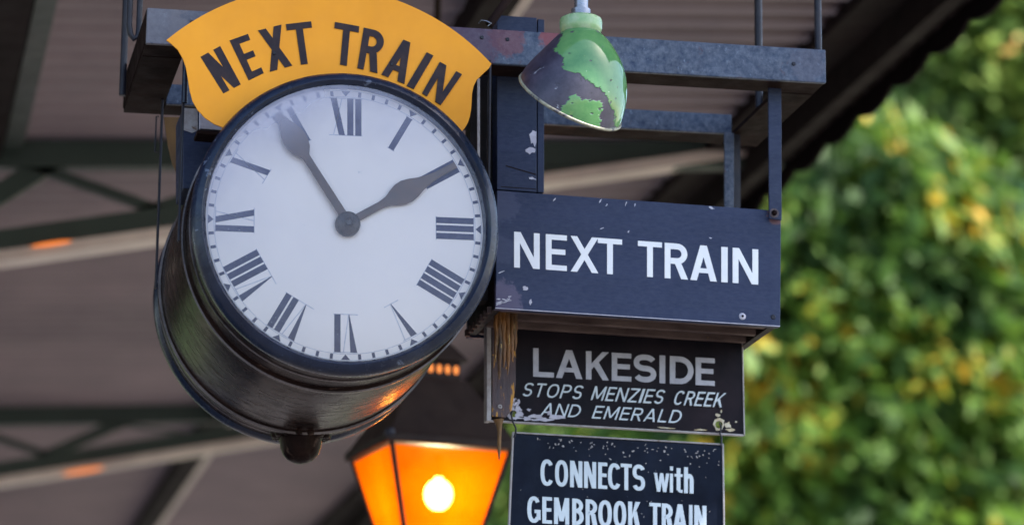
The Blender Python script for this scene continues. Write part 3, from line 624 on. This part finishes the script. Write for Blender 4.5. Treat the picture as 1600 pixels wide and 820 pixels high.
def ring_patch(mb, x, y, r0_, r1_, Y, n=18, seed=3):
    g = random.Random(seed); o = [P(x+(r1_*g.uniform(.75, 1.25))*math.cos(2*PI*k/n), y+(r1_*g.uniform(.75, 1.25))*math.sin(2*PI*k/n), Y) for k in range(n)]
    i_ = [P(x+r0_*math.cos(2*PI*k/n), y+r0_*math.sin(2*PI*k/n), Y) for k in range(n)]
    for k in range(n): mb.prism([p-Vector((0, .0012, 0)) for p in (i_[k], o[k], o[(k+1) % n], i_[(k+1) % n])], (0, .0009, 0))
mb = MB(); ring_patch(mb, 802, 646, 5.4, 10, YL)
for x, y, w, h, a in ((800, 627, 9, 7, 0), (806, 630, 7, 9, .4), (812, 648, 8, 6, .2), (835, 650, 12, 4, .1), (808, 638, 8, 5, .3), (822, 653, 18, 4, .1), (845, 655, 22, 3.2, .05), (870, 652, 14, 4.5, .1), (858, 645, 5, 4, 0), (826, 640, 4, 3, 0), (796, 634, 5, 8, 0)): blotch(mb, x, y, w, h, YL, n=15, ang=a, out=.0014)
struct(mb.build('peeled_patch', 'peel', lk), 'stuff')
mb = MB(); ring_patch(mb, 1123, 663, 5.7, 9.5, YL, seed=8)
for x, y, w, h, a in ((1137, 664, 6, 7, 0), (1140, 671, 9, 3, 0), (1122, 648, 5, 3, 0), (1127, 642, 1.5, 3, .3), (1150, 659, 2, 2, 0), (1095, 671, 12, 2, .05), (1040, 668, 16, 1.5, .05)): blotch(mb, x, y, w, h, YL, ang=a)
struct(mb.build('chipped_patch', 'lichen', lk), 'stuff')

# rusty channel, rotten timber and spike at the left of the sign
ch = thing('rusty_channel', 'rust streaked steel channel at the left end of the LAKESIDE sign', 'bracket', P(785, 655, 6.48))
mb = MB(); mb.px([(769, 488), (806, 490), (806, 600), (800, 640), (790, 652), (769, 650)], 6.488, .006); mb.build('channel_face', 'rust', ch, bevel=.001)
mb = MB(); mb.px([(760.5, 500), (767.5, 500), (767.5, 657), (760.5, 656.5)], 6.478, .03); mb.build('channel_lip', 'edge_metal', ch, bevel=.001)
c = P(781, 635, 6.488); mb = MB(); mb.lathe((c.x, c.y-.003, c.z), [(0, .0018), (0, .0042), (.003, .0048)], 16); mb.build('rivet', 'edge_metal', ch)
mb = MB(); mb.tube([P(779, 655, 6.482), P(780, 664, 6.482), P(780.5, 675, 6.482), P(780, 700, 6.482), P(780, 718, 6.482)], [.012, .0065, .0045, .004, .0012], 9); mb.build('hanging_spike', 'rust_spike', ch, smooth=60)
tb = thing('timber_stub', 'rotten orange brown timber stub under the left corner of the blue box', 'timber', P(790, 520, 6.40))
g = random.Random(5)
for k, (x, w, y1) in enumerate(((775, 6, 566), (781, 7, 592), (787.5, 7, 574), (794, 6, 585), (800, 6, 563), (805, 6, 548))):
    mb = MB(); y0 = 478+ (6 if k > 3 else 0); n = 9; rs = []
    pts = [P(x+g.uniform(-1, 1), y0+(y1-y0)*i/n, 6.36+g.uniform(-.002, .002)) for i in range(n+1)]
    mb.tube(pts, [.0052*(w/6.5)*(1-.75*(max(0, i/n-.6)/.4)**1.5)*g.uniform(.85, 1.15) for i in range(n+1)], 8); mb.build('timber_splinter', 'rotten', tb, smooth=50)

# ================================================================== CONNECTS SIGN
YC = 6.50
cn = thing('connection_sign', 'scratched blue black sign reading CONNECTS with GEMBROOK TRAIN, lowest of the hanging signs', 'sign', P(965, 900, YC))
CQ = [(803, 675.5), (1128.8, 694), (1133, 1000), (789, 1000)]
mb = MB(); mb.px(CQ, YC, .004); mb.build('sign_panel', 'blue_black', cn)
mb = MB(); mb.px([(801, 673.8), (1131, 692.6), (1131, 694.8), (801, 676.0)], YC-.004, .010)
mb.px([(800.8, 675), (803.4, 675), (789.6, 1000), (787, 1000)], YC-.004, .010); mb.px([(1128.6, 694.9), (1131.2, 694.9), (1135.4, 1000), (1132.8, 1000)], YC-.004, .010); struct(mb.build('raised_rim', 'edge_metal', cn, bevel=.0006), 'stuff')
q = [(844.5, 716.6), (1083, 730.4), (1083, 770.9), (844.5, 757.9)]
lettering(cn, 'pale_letter', q, YC, [(c, (a-322)/908, (b-322)/908) for c, a, b in (('C', 322, 400), ('O', 408, 485), ('N', 497, 570), ('N', 580, 652), ('E', 664, 718), ('C', 722, 800), ('T', 798, 864), ('S', 868, 942), ('w', 995, 1086), ('i', 1090, 1108), ('t', 1118, 1165), ('h', 1174, 1230))], .145, th=.13)
lettering(cn, 'pale_letter', [(823.8, 774.2), (1103, 790), (1103, 831.5), (823.8, 815.6)], YC, [(c, (a-243)/1064, (b-243)/1064) for c, a, b in (('G', 243, 322), ('E', 332, 390), ('M', 402, 492), ('B', 510, 578), ('R', 590, 660), ('O', 665, 745), ('O', 755, 830), ('K', 842, 914), ('T', 968, 1036), ('R', 1042, 1108), ('A', 1108, 1192), ('I', 1204, 1224), ('N', 1235, 1307))], .15, th=.13)
mb = MB()
for k in range(70):
    x = rng.uniform(840, 1125); y = 678+(x-803)*.057+abs(rng.normal())*13+4
    blotch(mb, x, y, rng.uniform(.8, 3.2), rng.uniform(.6, 1.8), YC, n=6, ang=rng.uniform(-1.5, 1.5), seed=k)
for k in range(26):
    blotch(mb, rng.uniform(808, 1126), rng.uniform(715, 815), rng.uniform(.7, 2.4), .6, YC, n=6, ang=rng.uniform(-1.5, 1.5), seed=k+100)
struct(mb.build('paint_scratch', 'edge_metal', cn), 'stuff')
for (pts, lab) in (([(801, 641), (799, 648), (801, 658), (806, 668), (806, 676), (803, 683)], 'bent wire hook joining the two signs at their left corners'), ([(1124, 660), (1127, 667), (1125, 677), (1127.5, 684), (1127, 697)], 'bent wire hook joining the two signs at their right corners')):
    hk = one('wire_hook', lambda m: m.tube([P(x, y, 6.492) for x, y in pts], .0019, 8), 'steel_dark', smooth=60, origin=P(*pts[-1], 6.492)); hk['label'] = lab; hk['category'] = 'hook'; hk['group'] = 'hooks between the signs'

# ================================================================== CLOCK
YK = 6.0
kc = P(543.5, 344.5, YK); ppm = (P(639, 346, YK)-P(539, 346, YK)).length/100   # metres per photo pixel there
RB = (239)*ppm*1.005
clock = thing('station_clock', 'large round black double sided station clock with a white Roman numeral dial', 'clock', (kc.x, YK, kc.z))
cx_, cz_ = kc.x, kc.z; DEP = .75
def drum_r(y): return RB-.010
prof = [(.045, RB-.012), (.10, RB-.008), (.165, RB-.006)]
prof += [(.168, RB-.003), (.170, RB+.001), (.186, RB+.001), (.188, RB-.005), (.26, RB-.001), (.34, RB-.001), (.46, RB-.002), (.596, RB-.005), (.598, RB+.001), (.618, RB+.001), (.620, RB-.004), (.705, RB-.008)]
mb = MB(); mb.lathe((cx_, YK, cz_), prof, 160, drift=DR); mb.build('drum', 'drum', clock, smooth=35)
for ya, rr_ in ((.170, RB+.0012), (.598, RB+.0012), (.100, RB-.0065), (.66, RB-.005)):
    mb = MB(); mb.lathe((cx_, YK, cz_), [(ya-.0012, rr_-.004), (ya-.0012, rr_+.0008), (ya+.0012, rr_+.0008), (ya+.0012, rr_-.004)], 160, drift=DR); mb.build('seam_ring', 'seam', clock)
def bez(y0, s):
    pr = [(.055, RB-.014), (.045, RB-.003), (.034, RB), (.022, RB), (.012, RB-.003), (.004, RB-.010), (.0, RB-.019), (.004, RB-.024), (.012, RB-.0265), (.016, RB-.0285), (.040, RB-.0305)]
    mb = MB(); mb.lathe((cx_, y0, cz_), [(s*a, r_) for a, r_ in pr], 160, drift=DR if s < 0 else (0, 0, 0)); return mb.build('bezel', 'bezel', clock, smooth=40)
bez(YK, 1); bez(YK+DEP, -1)
YD = YK+.030
dc = P(540, 350.5, YD); ox, oz = dc.x, dc.z
def disc(mb, c, r_, n=96, th=.003): mb.lathe(c, [(0, .0005), (0, r_), (th, r_)], n)
one('dial', lambda m: disc(m, (cx_, YD, cz_), RB-.030), 'dial', clock)
one('dial', lambda m: disc(m, (cx_, YK+DEP-.033, cz_), RB-.030), 'dial', clock)
ROT = R_(1.2)
pm = ppm*(YD/YK)
def DP(r_, ang, s=0, out=.0):       # dial polar: r in photo px, clock angle deg, tangential px
    a = R_(ang)-ROT*0; A = math.sin(a), math.cos(a)
    x = r_*A[0]+s*A[1]; z = r_*A[1]-s*A[0]
    c, s_ = math.cos(ROT), math.sin(ROT)
    return Vector((ox+(x*c-z*s_)*pm*1.003, YD-out, oz+(x*s_+z*c)*pm*1.003))
RI, RO = 141, 200
def stroke(mb, ang, s0, s1, w0, w1=None, k=0):   # from outer (top of numeral) s0 to inner s1
    w1 = w1 if w1 is not None else w0
    mb.prism([DP(RO, ang, s0-w0/2, .0006+k*.00003), DP(RO, ang, s0+w0/2, .0006+k*.00003), DP(RI, ang, s1+w1/2, .0006+k*.00003), DP(RI, ang, s1-w1/2, .0006+k*.00003)], (0, .0005, 0))
def serif(mb, ang, r_, s0, s1, k): mb.prism([DP(r_-.7, ang, s0, .0005), DP(r_+.7, ang, s0, .0005), DP(r_+.7, ang, s1, .0005), DP(r_-.7, ang, s1, .0005)], (0, .0004, 0))
NUM = ['XII', 'I', 'II', 'III', 'IIII', 'V', 'VI', 'VII', 'VIII', 'IX', 'X', 'XI']
for h, nm in enumerate(NUM):
    ang = h*30; mb = MB(); fb = MB(); wd = {'I': 12.5, 'V': 25, 'X': 27}; tot = sum(wd[c] for c in nm); s = -tot/2; k = 0
    for c in nm:
        if c == 'I': stroke(mb, ang, s+6.2, s+6.2, 9.6, k=k)
        elif c == 'V': stroke(mb, ang, s+6, s+13.5, 10.5, 1.2, k=k); stroke(fb, ang, s+22, s+14, 1.4, k=k)
        else: stroke(mb, ang, s+7, s+20, 9.5, k=k); stroke(fb, ang, s+20, s+7, 1.4, k=k)
        s += wd[c]; k += 1
    serif(fb, ang, RO, -tot/2, tot/2, k); serif(fb, ang, RI, -tot/2, tot/2, k)
    o = mb.build('numeral', 'numeral', clock); fb.build('thin_stroke', 'numeral_faint', o)
mb = MB(); tk = MB()
for m_ in range(60):
    a = m_*6
    if m_ % 5: 
        w = 4.6; tk.prism([DP(203.5, a, -w/2, .0008), DP(203.5, a, w/2, .0008), DP(211.5, a, w/2, .0008), DP(211.5, a, -w/2, .0008)], (0, .0006, 0))
    else:
        tk.prism([DP(203, a, 0, .0008), DP(211.5, a, 7, .0008), DP(211.5, a, -7, .0008)], (0, .0006, 0))
tk.build('minute_mark', 'numeral', clock)
for r1 in (202, 212):
    for i in range(180): mb.prism([DP(r1, i*2, 0, .0004), DP(r1+.9, i*2, 0, .0004), DP(r1+.9, i*2+2, 0, .0004), DP(r1, i*2+2, 0, .0004)], (0, .0003, 0))
struct(mb.build('minute_ring', 'numeral_faint', clock), 'stuff')
def hand(name, tip_px, prof_, out, th=.0022):
    tx, ty = tip_px; c = P(544.5, 347.5, YD-out); e = P(tx, ty, YD-out); L = (e-c).length; u = (e-c)/L; v = Vector((-u.z, 0, u.x))
    up = [c+u*L*a+v*pm*w for a, w in prof_]; dn = [c+u*L*a-v*pm*w for a, w in prof_]
    mb = MB(); n = len(prof_); rid = [c+u*L*a-Vector((0, th*.6, 0)) for a, w in prof_]
    fs = []; vs = up+rid+dn+[p+Vector((0, th, 0)) for p in up]+[p+Vector((0, th, 0)) for p in dn]
    for i in range(n-1):
        fs += [(i, i+1, n+i+1, n+i), (n+i, n+i+1, 2*n+i+1, 2*n+i), (i, 3*n+i, 3*n+i+1, i+1), (2*n+i, 2*n+i+1, 4*n+i+1, 4*n+i), (3*n+i, 4*n+i, 4*n+i+1, 3*n+i+1)]
    mb.add(vs, fs); return mb.build(name, 'hand', clock, smooth=25)
hand('minute_hand', (434, 176), [(0, 6.5), (.5, 6.0), (.60, 6.2), (.625, 10), (.66, 15), (.71, 18), (.76, 19), (.81, 17.5), (.86, 13.5), (.91, 9), (.96, 6), (1.0, 4.2)], .014)
hand('hour_hand', (712, 257.5), [(0, 6.2), (.30, 6.0), (.37, 8), (.42, 13), (.48, 17.5), (.54, 18.5), (.60, 16), (.67, 11), (.74, 7.5), (.82, 5.5), (1.0, 5.0)], .009)
mb = MB(); hb = P(545, 347.5, YD-.022); bc = tuple(hb); mb.lathe(bc, [(0, .0004), (0, 4*pm), (.001, 6.5*pm), (.002, 7.5*pm), (.0025, 13*pm), (.005, 18*pm), (.009, 19.5*pm), (.018, 19.5*pm)], 40); mb.build('hand_boss', 'boss', clock, smooth=35)
mb = MB(); mb.lathe((hb.x, YD-.0255, hb.z), [(0, .0004), (0, 4.2*pm), (.002, 5*pm), (.0045, 5*pm)], 20); mb.build('centre_nut', 'boss', clock, smooth=40)
def dome(mb):
    rg = RB-.0275; prof_ = [(-.016*(1-(q/14)**2)+.014, max(.0005, rg*q/14)) for q in range(15)]; mb.lathe((0, 0, 0), prof_, 96)
mb = MB(); rg = RB-.0275
mb.lathe((cx_, YK-.002, cz_), [(.012-.012*(1-(q/14)**2), max(.0005, rg*q/14)) for q in range(15)], 96)
gl = mb.build('glass', 'glass', clock, smooth=60)
# finial under the drum
fy = YK+.655; fx = cx_+.010; FZ = cz_-RB-.655*.020+.002
mb = MB(); mb.lathe((fx, fy, FZ), [(-.056, .0005), (-.054, .014), (-.048, .027), (-.037, .037), (-.022, .043), (-.004, .045), (.004, .051), (.014, .053)], 40, axis='Z'); mb.build('drain_boss', 'drum', clock, smooth=50)
mb = MB()
for k in range(14):
    a = 2*PI*k/14; mb.lathe((fx+.055*math.cos(a), fy+.055*math.sin(a), FZ+.002), [(-.006, .001), (-.004, .008), (.006, .011), (.012, .011)], 10, axis='Z')
struct(mb.build('scalloped_flange', 'drum', clock, smooth=50), 'stuff')
mb = MB(); mb.tube([(fx, fy-.0385, FZ-.004), (fx, fy-.034, FZ-.030), (fx, fy-.016, FZ-.049)], .004, 8); mb.build('boss_rib', 'drum', clock, smooth=50)
# suspension straps round the drum
for yy, tag_ in ((YK+.176, 0), (YK+.606, 1)):
    for sgn in (-1, 1):
        x = cx_+DR[0]*(yy-YK)*.9+sgn*(RB+.006+DR[2]*(yy-YK))
        top = fz(x)-.002 if tag_ == 0 else fz(x)+.002
        mb = MB(); mb.box(x-.0022, x+.0022, yy-.009, yy+.009, cz_-.02, top); mb.build('suspension_strap', 'steel_dark', clock, bevel=.001)
x = cx_-(RB+.006)
mb = MB(); a, b = P(284.5, 95, YK+.17), P(284.5, 163, YK+.17); mb.tube([(x, YK+.160, a.z), (x, YK+.160, b.z)], .0062, 12); mb.build('turnbuckle', 'bezel', clock, smooth=50)
mb = MB(); a, b = P(245, 180, YK+.61), P(245, 236, YK+.61); mb.tube([(a.x+.006, YK+.62, a.z), (a.x, YK+.62, a.z), (a.x, YK+.62, b.z), (a.x+.008, YK+.62, b.z)], .0018, 6); mb.build('wire_loop', 'steel_dark', clock)

# ================================================================== YELLOW ARCHED BOARD
YY = 6.075
yb_ = thing('arched_board', 'yellow arched board reading NEXT TRAIN in black above the clock', 'sign', P(520, 200, YY))
top = []
tx0, ty0, rr = 491, 347, 368
a0 = math.atan2(ty0-63, 260-tx0); a1 = math.atan2(ty0-100, 768-tx0)
for i in range(49):
    a = a0+(a1-a0)*i/48; rq = 366+(371-366)*i/48; top.append((tx0+rq*math.cos(a), ty0-rq*math.sin(a)))
right = [(764, 107), (754, 116), (745, 125), (740, 135), (737.5, 147), (737, 160), (736, 172), (734, 183), (731, 192), (727, 199)]
left = [(349, 199.5), (335, 194), (320, 184), (309, 172), (301, 158), (296.5, 142), (294, 125), (290.5, 105), (285.5, 91), (278, 78), (268, 69)]
arcb = []
for i in range(31):
    a = R_(38+(142-38)*i/30); arcb.append((541+218*math.cos(a), 350-218*math.sin(a)))
poly = top+right+arcb+left
def board(mb, poly, nt_, Y, th):
    bm = bmesh.new(); vs = [bm.verts.new(P(x, y, Y)) for x, y in poly]; es = [bm.edges.new((vs[i], vs[(i+1) % len(vs)])) for i in range(len(vs))]
    bmesh.ops.triangle_fill(bm, edges=es, use_beauty=True)
    ex = bmesh.ops.extrude_face_region(bm, geom=bm.faces[:]); bmesh.ops.translate(bm, vec=(0, th, 0), verts=[v for v in ex['geom'] if isinstance(v, bmesh.types.BMVert)])
    bm.verts.index_update(); mb.add([tuple(v.co) for v in bm.verts], [tuple(v.index for v in f.verts) for f in bm.faces]); bm.free()
mb = MB(); board(mb, poly, 0, YY, .004); mb.build('board_face', 'yellow', yb_)
LET = [('N', [(313.2, 89.3), (344, 72.3), (376.2, 132.3), (349, 146.4)]), ('E', [(358.6, 63.8), (387.3, 53.6), (412, 114.8), (388.5, 126)]), ('X', [(403, 48.3), (439.7, 39), (456.7, 103), (421.6, 112.7)]),
       ('T', [(446.6, 38.5), (486, 34), (495, 98.5), (456, 103.5)]), ('T', [(523.3, 35.1), (561.1, 41.9), (556, 106), (517, 99)]), ('R', [(568.4, 43.9), (604.4, 52), (589.5, 115), (558.2, 106.9)]),
       ('A', [(617.5, 57.6), (653.5, 72.4), (631.7, 131.8), (595.7, 117)]), ('I', [(666.5, 82.6), (677, 87.8), (646.3, 140), (635, 134.7)]), ('N', [(687, 97.5), (721.6, 117.1), (688.5, 164.8), (659.2, 146.4)])]
for k, (c, q) in enumerate(LET): lettering(yb_, 'yellow_letter', q, YY, [(c, 0, 1)], .165 if c != 'N' else .17, out=.0006+k*.0003, th=.15)
for x, y in ((428, 84), (612, 101)):
    c = P(x, y, YY); mb = MB(); mb.lathe((c.x, c.y-.004, c.z), [(0, .0001), (0, .0025), (.002, .0036), (.004, .0036)], 12); mb.build('screw_head', 'steel_dark', yb_)
# the far side's board, seen past the left of the drum
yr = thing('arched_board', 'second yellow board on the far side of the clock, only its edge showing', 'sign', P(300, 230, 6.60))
mb = MB(); board(mb, [(256, 183), (259, 205), (263, 232), (269, 256), (278, 275), (300, 285), (420, 285), (420, 183)], 0, 6.60, .004); mb.build('board_face', 'yellow_shaded', yr)

# timber block left of the clock
tbk = thing('timber_block', 'peeling blue black timber block behind the left shoulder of the clock', 'timber', P(340, 300, 6.40))
mb = MB(); mb.px([(286, 168), (420, 176), (420, 308), (286, 294)], 6.34, .14); mb.build('block_body', 'navy', tbk, bevel=.002)
mb = MB(); mb.px([(286.5, 169), (309, 170), (309, 204), (300, 208), (286.5, 203)], 6.3388, .001); mb.build('bare_wood_patch', 'edge_metal', tbk)
br = thing('bracket_tray', 'small grey lilac bracket tucked under the yellow board left of the clock', 'bracket', P(345, 212, 6.30))
mb = MB(); mb.px([(312, 150), (400, 156), (400, 208), (312, 201)], 6.26, .012); mb.build('bracket_face', 'peel', br, bevel=.001)
mb = MB(); mb.px([(308, 203), (400, 210), (400, 216), (308, 209)], 6.255, .06); mb.build('bracket_lip', 'beam_under', br, bevel=.001)
# hanging plate right of the clock (dark recess upright with strap)
rp = thing('timber_upright', 'brown black timber upright between the clock and the blue post', 'post', P(760, 300, 6.36))
mb = MB(); mb.px([(735, 95), (775.5, 98), (772.5, 470), (732, 468)], 6.36, .05); mb.build('upright_face', 'boxside', rp, bevel=.001)
mb = MB(); mb.px([(746, 123), (750, 123), (750, 420), (746, 420)], 6.24, .006); mb.build('thin_strap', 'edge_metal', rp)

# ================================================================== GREEN LAMP SHADE
YG = 5.93
sm = (P(1007, 40, YG)-P(907, 40, YG)).length/100
lamp = thing('pendant_lamp', 'chipped green enamel lamp shade hanging from a steel conduit right of the clock', 'lamp', P(907, 30, YG))
n0 = P(907.5, 50, YG)
mb = MB(); mb.tube([P(908, 22, YG), (n0.x+.001, YG, SOF(n0.x))], .0142*.97, 20); mb.build('conduit', 'galv', lamp, smooth=60)
def ringz(zpx_list, nm, mat):
    mb = MB(); zc = [(P(907.5, y, YG).z-n0.z, r_*sm) for y, r_ in zpx_list]; mb.lathe((n0.x, YG, n0.z), zc, 40, axis='Z'); return mb.build(nm, mat, lamp, smooth=35)
ringz([(15, 13), (15.5, 14.5), (24, 14.5), (26, 13)], 'lock_nut', 'galv')
ringz([(25.5, 12), (26.5, 22), (28.5, 28), (31, 31.5), (35, 32.5), (45, 32.2), (50, 31), (53, 29)], 'collar', 'collar_green')
m0 = P(891, 158, YG+.012)
ex_ = (P(967, 195, YG)-P(812, 121, YG)); ex_.normalize()
th = R_(38); ey = Vector((0, -math.cos(th), -math.sin(th))); ey = (ey-ex_*ey.dot(ex_)).normalized()
RM = 83.5*sm
def shade_ring(s, n=220, shrink=0.):
    q = math.sin(s*PI/2)**.86
    c = Vector((n0.x, YG, n0.z-.003)).lerp(m0, s)
    # shoulder: the dome swells quickly to the right before it drops
    c = c+Vector((.012*math.sin(PI*s)**1.0, 0, .004*math.sin(PI*s)))
    r_ = 29*sm+(RM-29*sm)*q - shrink
    w = s**1.15; a = Vector((1, 0, 0)).lerp(ex_, w).normalized(); b = Vector((0, -1, 0)).lerp(ey, w).normalized()
    return [c+(a*math.cos(2*PI*k/n)+b*math.sin(2*PI*k/n))*r_ for k in range(n)]
NS = 90
rings = [shade_ring(i/NS) for i in range(NS+1)]
inner = [shade_ring(1-i/12, shrink=.003) for i in range(13)]
mb = MB(); mb.loft(rings+inner, cap=False); so = mb.build('lamp_shade', 'enamel', lamp, smooth=60)
BARE = [[(870, 48), (878, 54), (874, 66), (866, 78), (874, 84), (880, 90), (881, 103), (878, 108), (890, 111), (905, 115), (915, 124), (928, 133), (940, 141), (948, 150), (955, 165), (959, 178), (963, 200), (940, 204), (937, 186), (941, 166), (938, 158), (925, 158), (908, 155), (898, 149), (888, 155), (880, 162), (876, 172), (870, 176), (840, 165), (800, 130), (800, 110), (830, 80)]]
def inside(x, y, pl):
    c = False; j = len(pl)-1
    for i in range(len(pl)):
        if (pl[i][1] > y) != (pl[j][1] > y) and x < (pl[j][0]-pl[i][0])*(y-pl[i][1])/(pl[j][1]-pl[i][1])+pl[i][0]: c = not c
        j = i
    return c
at = so.data.attributes.new('bare', 'FLOAT', 'POINT'); vals = []
from mathutils import noise as mn
loc = Vector(lamp.location)
for v in so.data.vertices:
    w_ = v.co+loc; x, y = Q(w_); j1 = mn.noise(w_*110)*4+mn.noise(w_*330)*3.5; j2 = mn.noise(w_*110+Vector((9, 3, 1)))*4+mn.noise(w_*330+Vector((4, 7, 2)))*3
    f_ = 1.0 if (inside(x+j1, y+j2, BARE[0]) and w_.y < YG+.02) else 0.0
    if mn.noise(w_*95+Vector((3, 3, 3))) > .62: f_ = 1.0-f_ if f_ < .5 else f_
    vals.append(f_)
at.data.foreach_set('value', vals)
mb = MB(); rp_ = shade_ring(1.0, 120); rp_.append(rp_[0]); mb.tube(rp_, .0034, 8, cap=False); mb.build('shade_rim', 'rim_cream', lamp, smooth=60)

# ================================================================== LANTERN
YN = 8.42
yawL = R_(9.0)
lc = P(612, 692, YN)                                    # front left top corner of the panes
hw = .5*(P(800, 692, YN)-P(612, 692, YN)).length/math.cos(yawL)*1.02
ax1 = Vector((math.cos(yawL), math.sin(yawL), 0)); ax2 = Vector((-math.sin(yawL), math.cos(yawL), 0))
cen = lc+ax1*hw+ax2*hw
lan = thing('glowing_lantern', 'lit square lantern with amber glass glowing below the clock', 'lantern', cen)
def LP(a, b, z): return cen+ax1*a+ax2*b+Vector((0, 0, z))
def sq(h, z): return [LP(-h, -h, z), LP(h, -h, z), LP(h, h, z), LP(-h, h, z)]
HB, ZB = hw*.37, -.40
def lofts(name, levels, mat, parent=lan, bevel=0):
    mb = MB(); mb.loft([sq(h, z) for h, z in levels]); return mb.build(name, mat, parent, bevel=bevel)
lofts('lantern_roof', [(hw*1.10, .006), (hw*1.10, .026), (hw*1.03, .040), (hw*.46, .205), (hw*.40, .212)], 'lantern')
for k in range(4):
    a = [(-1, -1), (1, -1), (1, 1), (-1, 1)][k]; b = [(-1, -1), (1, -1), (1, 1), (-1, 1)][(k+1) % 4]
    ins = .99
    mb = MB(); q = [LP(a[0]*hw*ins, a[1]*hw*ins, .0), LP(b[0]*hw*ins, b[1]*hw*ins, .0), LP(b[0]*HB*ins, b[1]*HB*ins, ZB), LP(a[0]*HB*ins, a[1]*HB*ins, ZB)]
    n_ = ((q[1]-q[0]).cross(q[2]-q[0])).normalized()*.003; mb.prism(q, n_); mb.build('glass_pane', 'amber', lan)
    mb = MB(); mb.tube([LP(a[0]*hw, a[1]*hw, .006), LP(a[0]*HB, a[1]*HB, ZB)], .0075, 6); mb.build('corner_bar', 'lantern', lan)
lofts('base_tray', [(HB*1.06, ZB-.02), (HB*1.06, ZB)], 'lantern')
# vented collar
vz0, vz1 = .213, .262; vh = hw*.36
lofts('vent_collar', [(vh, vz0), (vh, vz1)], 'lantern')
for side in range(2):
    for k in range(5):
        u_ = (k-2)*vh*.40
        for zz, hh in ((vz0+.026, vh),):
            mb = MB()
            pts = []
            for i in range(14):
                a = 2*PI*i/14; du, dz = .0075*math.cos(a), .0125*math.sin(a)
                pts.append(LP(u_+du, -hh-.0015, zz+dz) if side == 0 else LP(-hh-.0015, u_+du, zz+dz))
            mb.prism(pts, (ax2 if side == 0 else ax1)*.001); mb.build('vent_hole', 'ember', lan)
lofts('chimney_cap', [(hw*.46, .263), (hw*.44, .272), (hw*.20, .325), (hw*.20, .362)], 'lantern')
for k in range(3):
    mb = MB(); pts = [LP((k-1)*.017+.006*math.cos(2*PI*i/12), -hw*.20-.0015, .345+.009*math.sin(2*PI*i/12)) for i in range(12)]; mb.prism(pts, ax2*.001); mb.build('vent_hole', 'ember', lan)
lofts('chimney_top', [(hw*.26, .363), (hw*.24, .372), (hw*.05, .41)], 'lantern')
mb = MB(); mb.tube([LP(0, 0, .40), LP(0, 0, 4.64-cen.z)], .010, 10); mb.build('hanging_rod', 'lantern', lan)
mb = MB(); c = LP(-hw*1.06, -hw*1.06, .028); mb.lathe((c.x, c.y, c.z), [(-.012, .001), (-.01, .012), (0, .016), (.01, .012), (.014, .001)], 16, axis='Z'); mb.build('corner_knob', 'steel_dark', lan, smooth=60)
bcn = P(685, 772, cen.y); bz = bcn.z-cen.z
mb = MB(); mb.lathe((bcn.x, cen.y, bcn.z), [(-.045, .0005), (-.041, .017), (-.031, .029), (-.014, .038), (.003, .040), (.020, .036), (.034, .025), (.041, .014), (.05, .010)], 24, axis='Z'); mb.build('bulb', 'bulb', lan, smooth=60)
mb = MB(); mb.tube([(bcn.x, cen.y, bcn.z+.048), (bcn.x, cen.y, cen.z+.01)], .012, 10); mb.build('bulb_holder', 'lantern', lan)
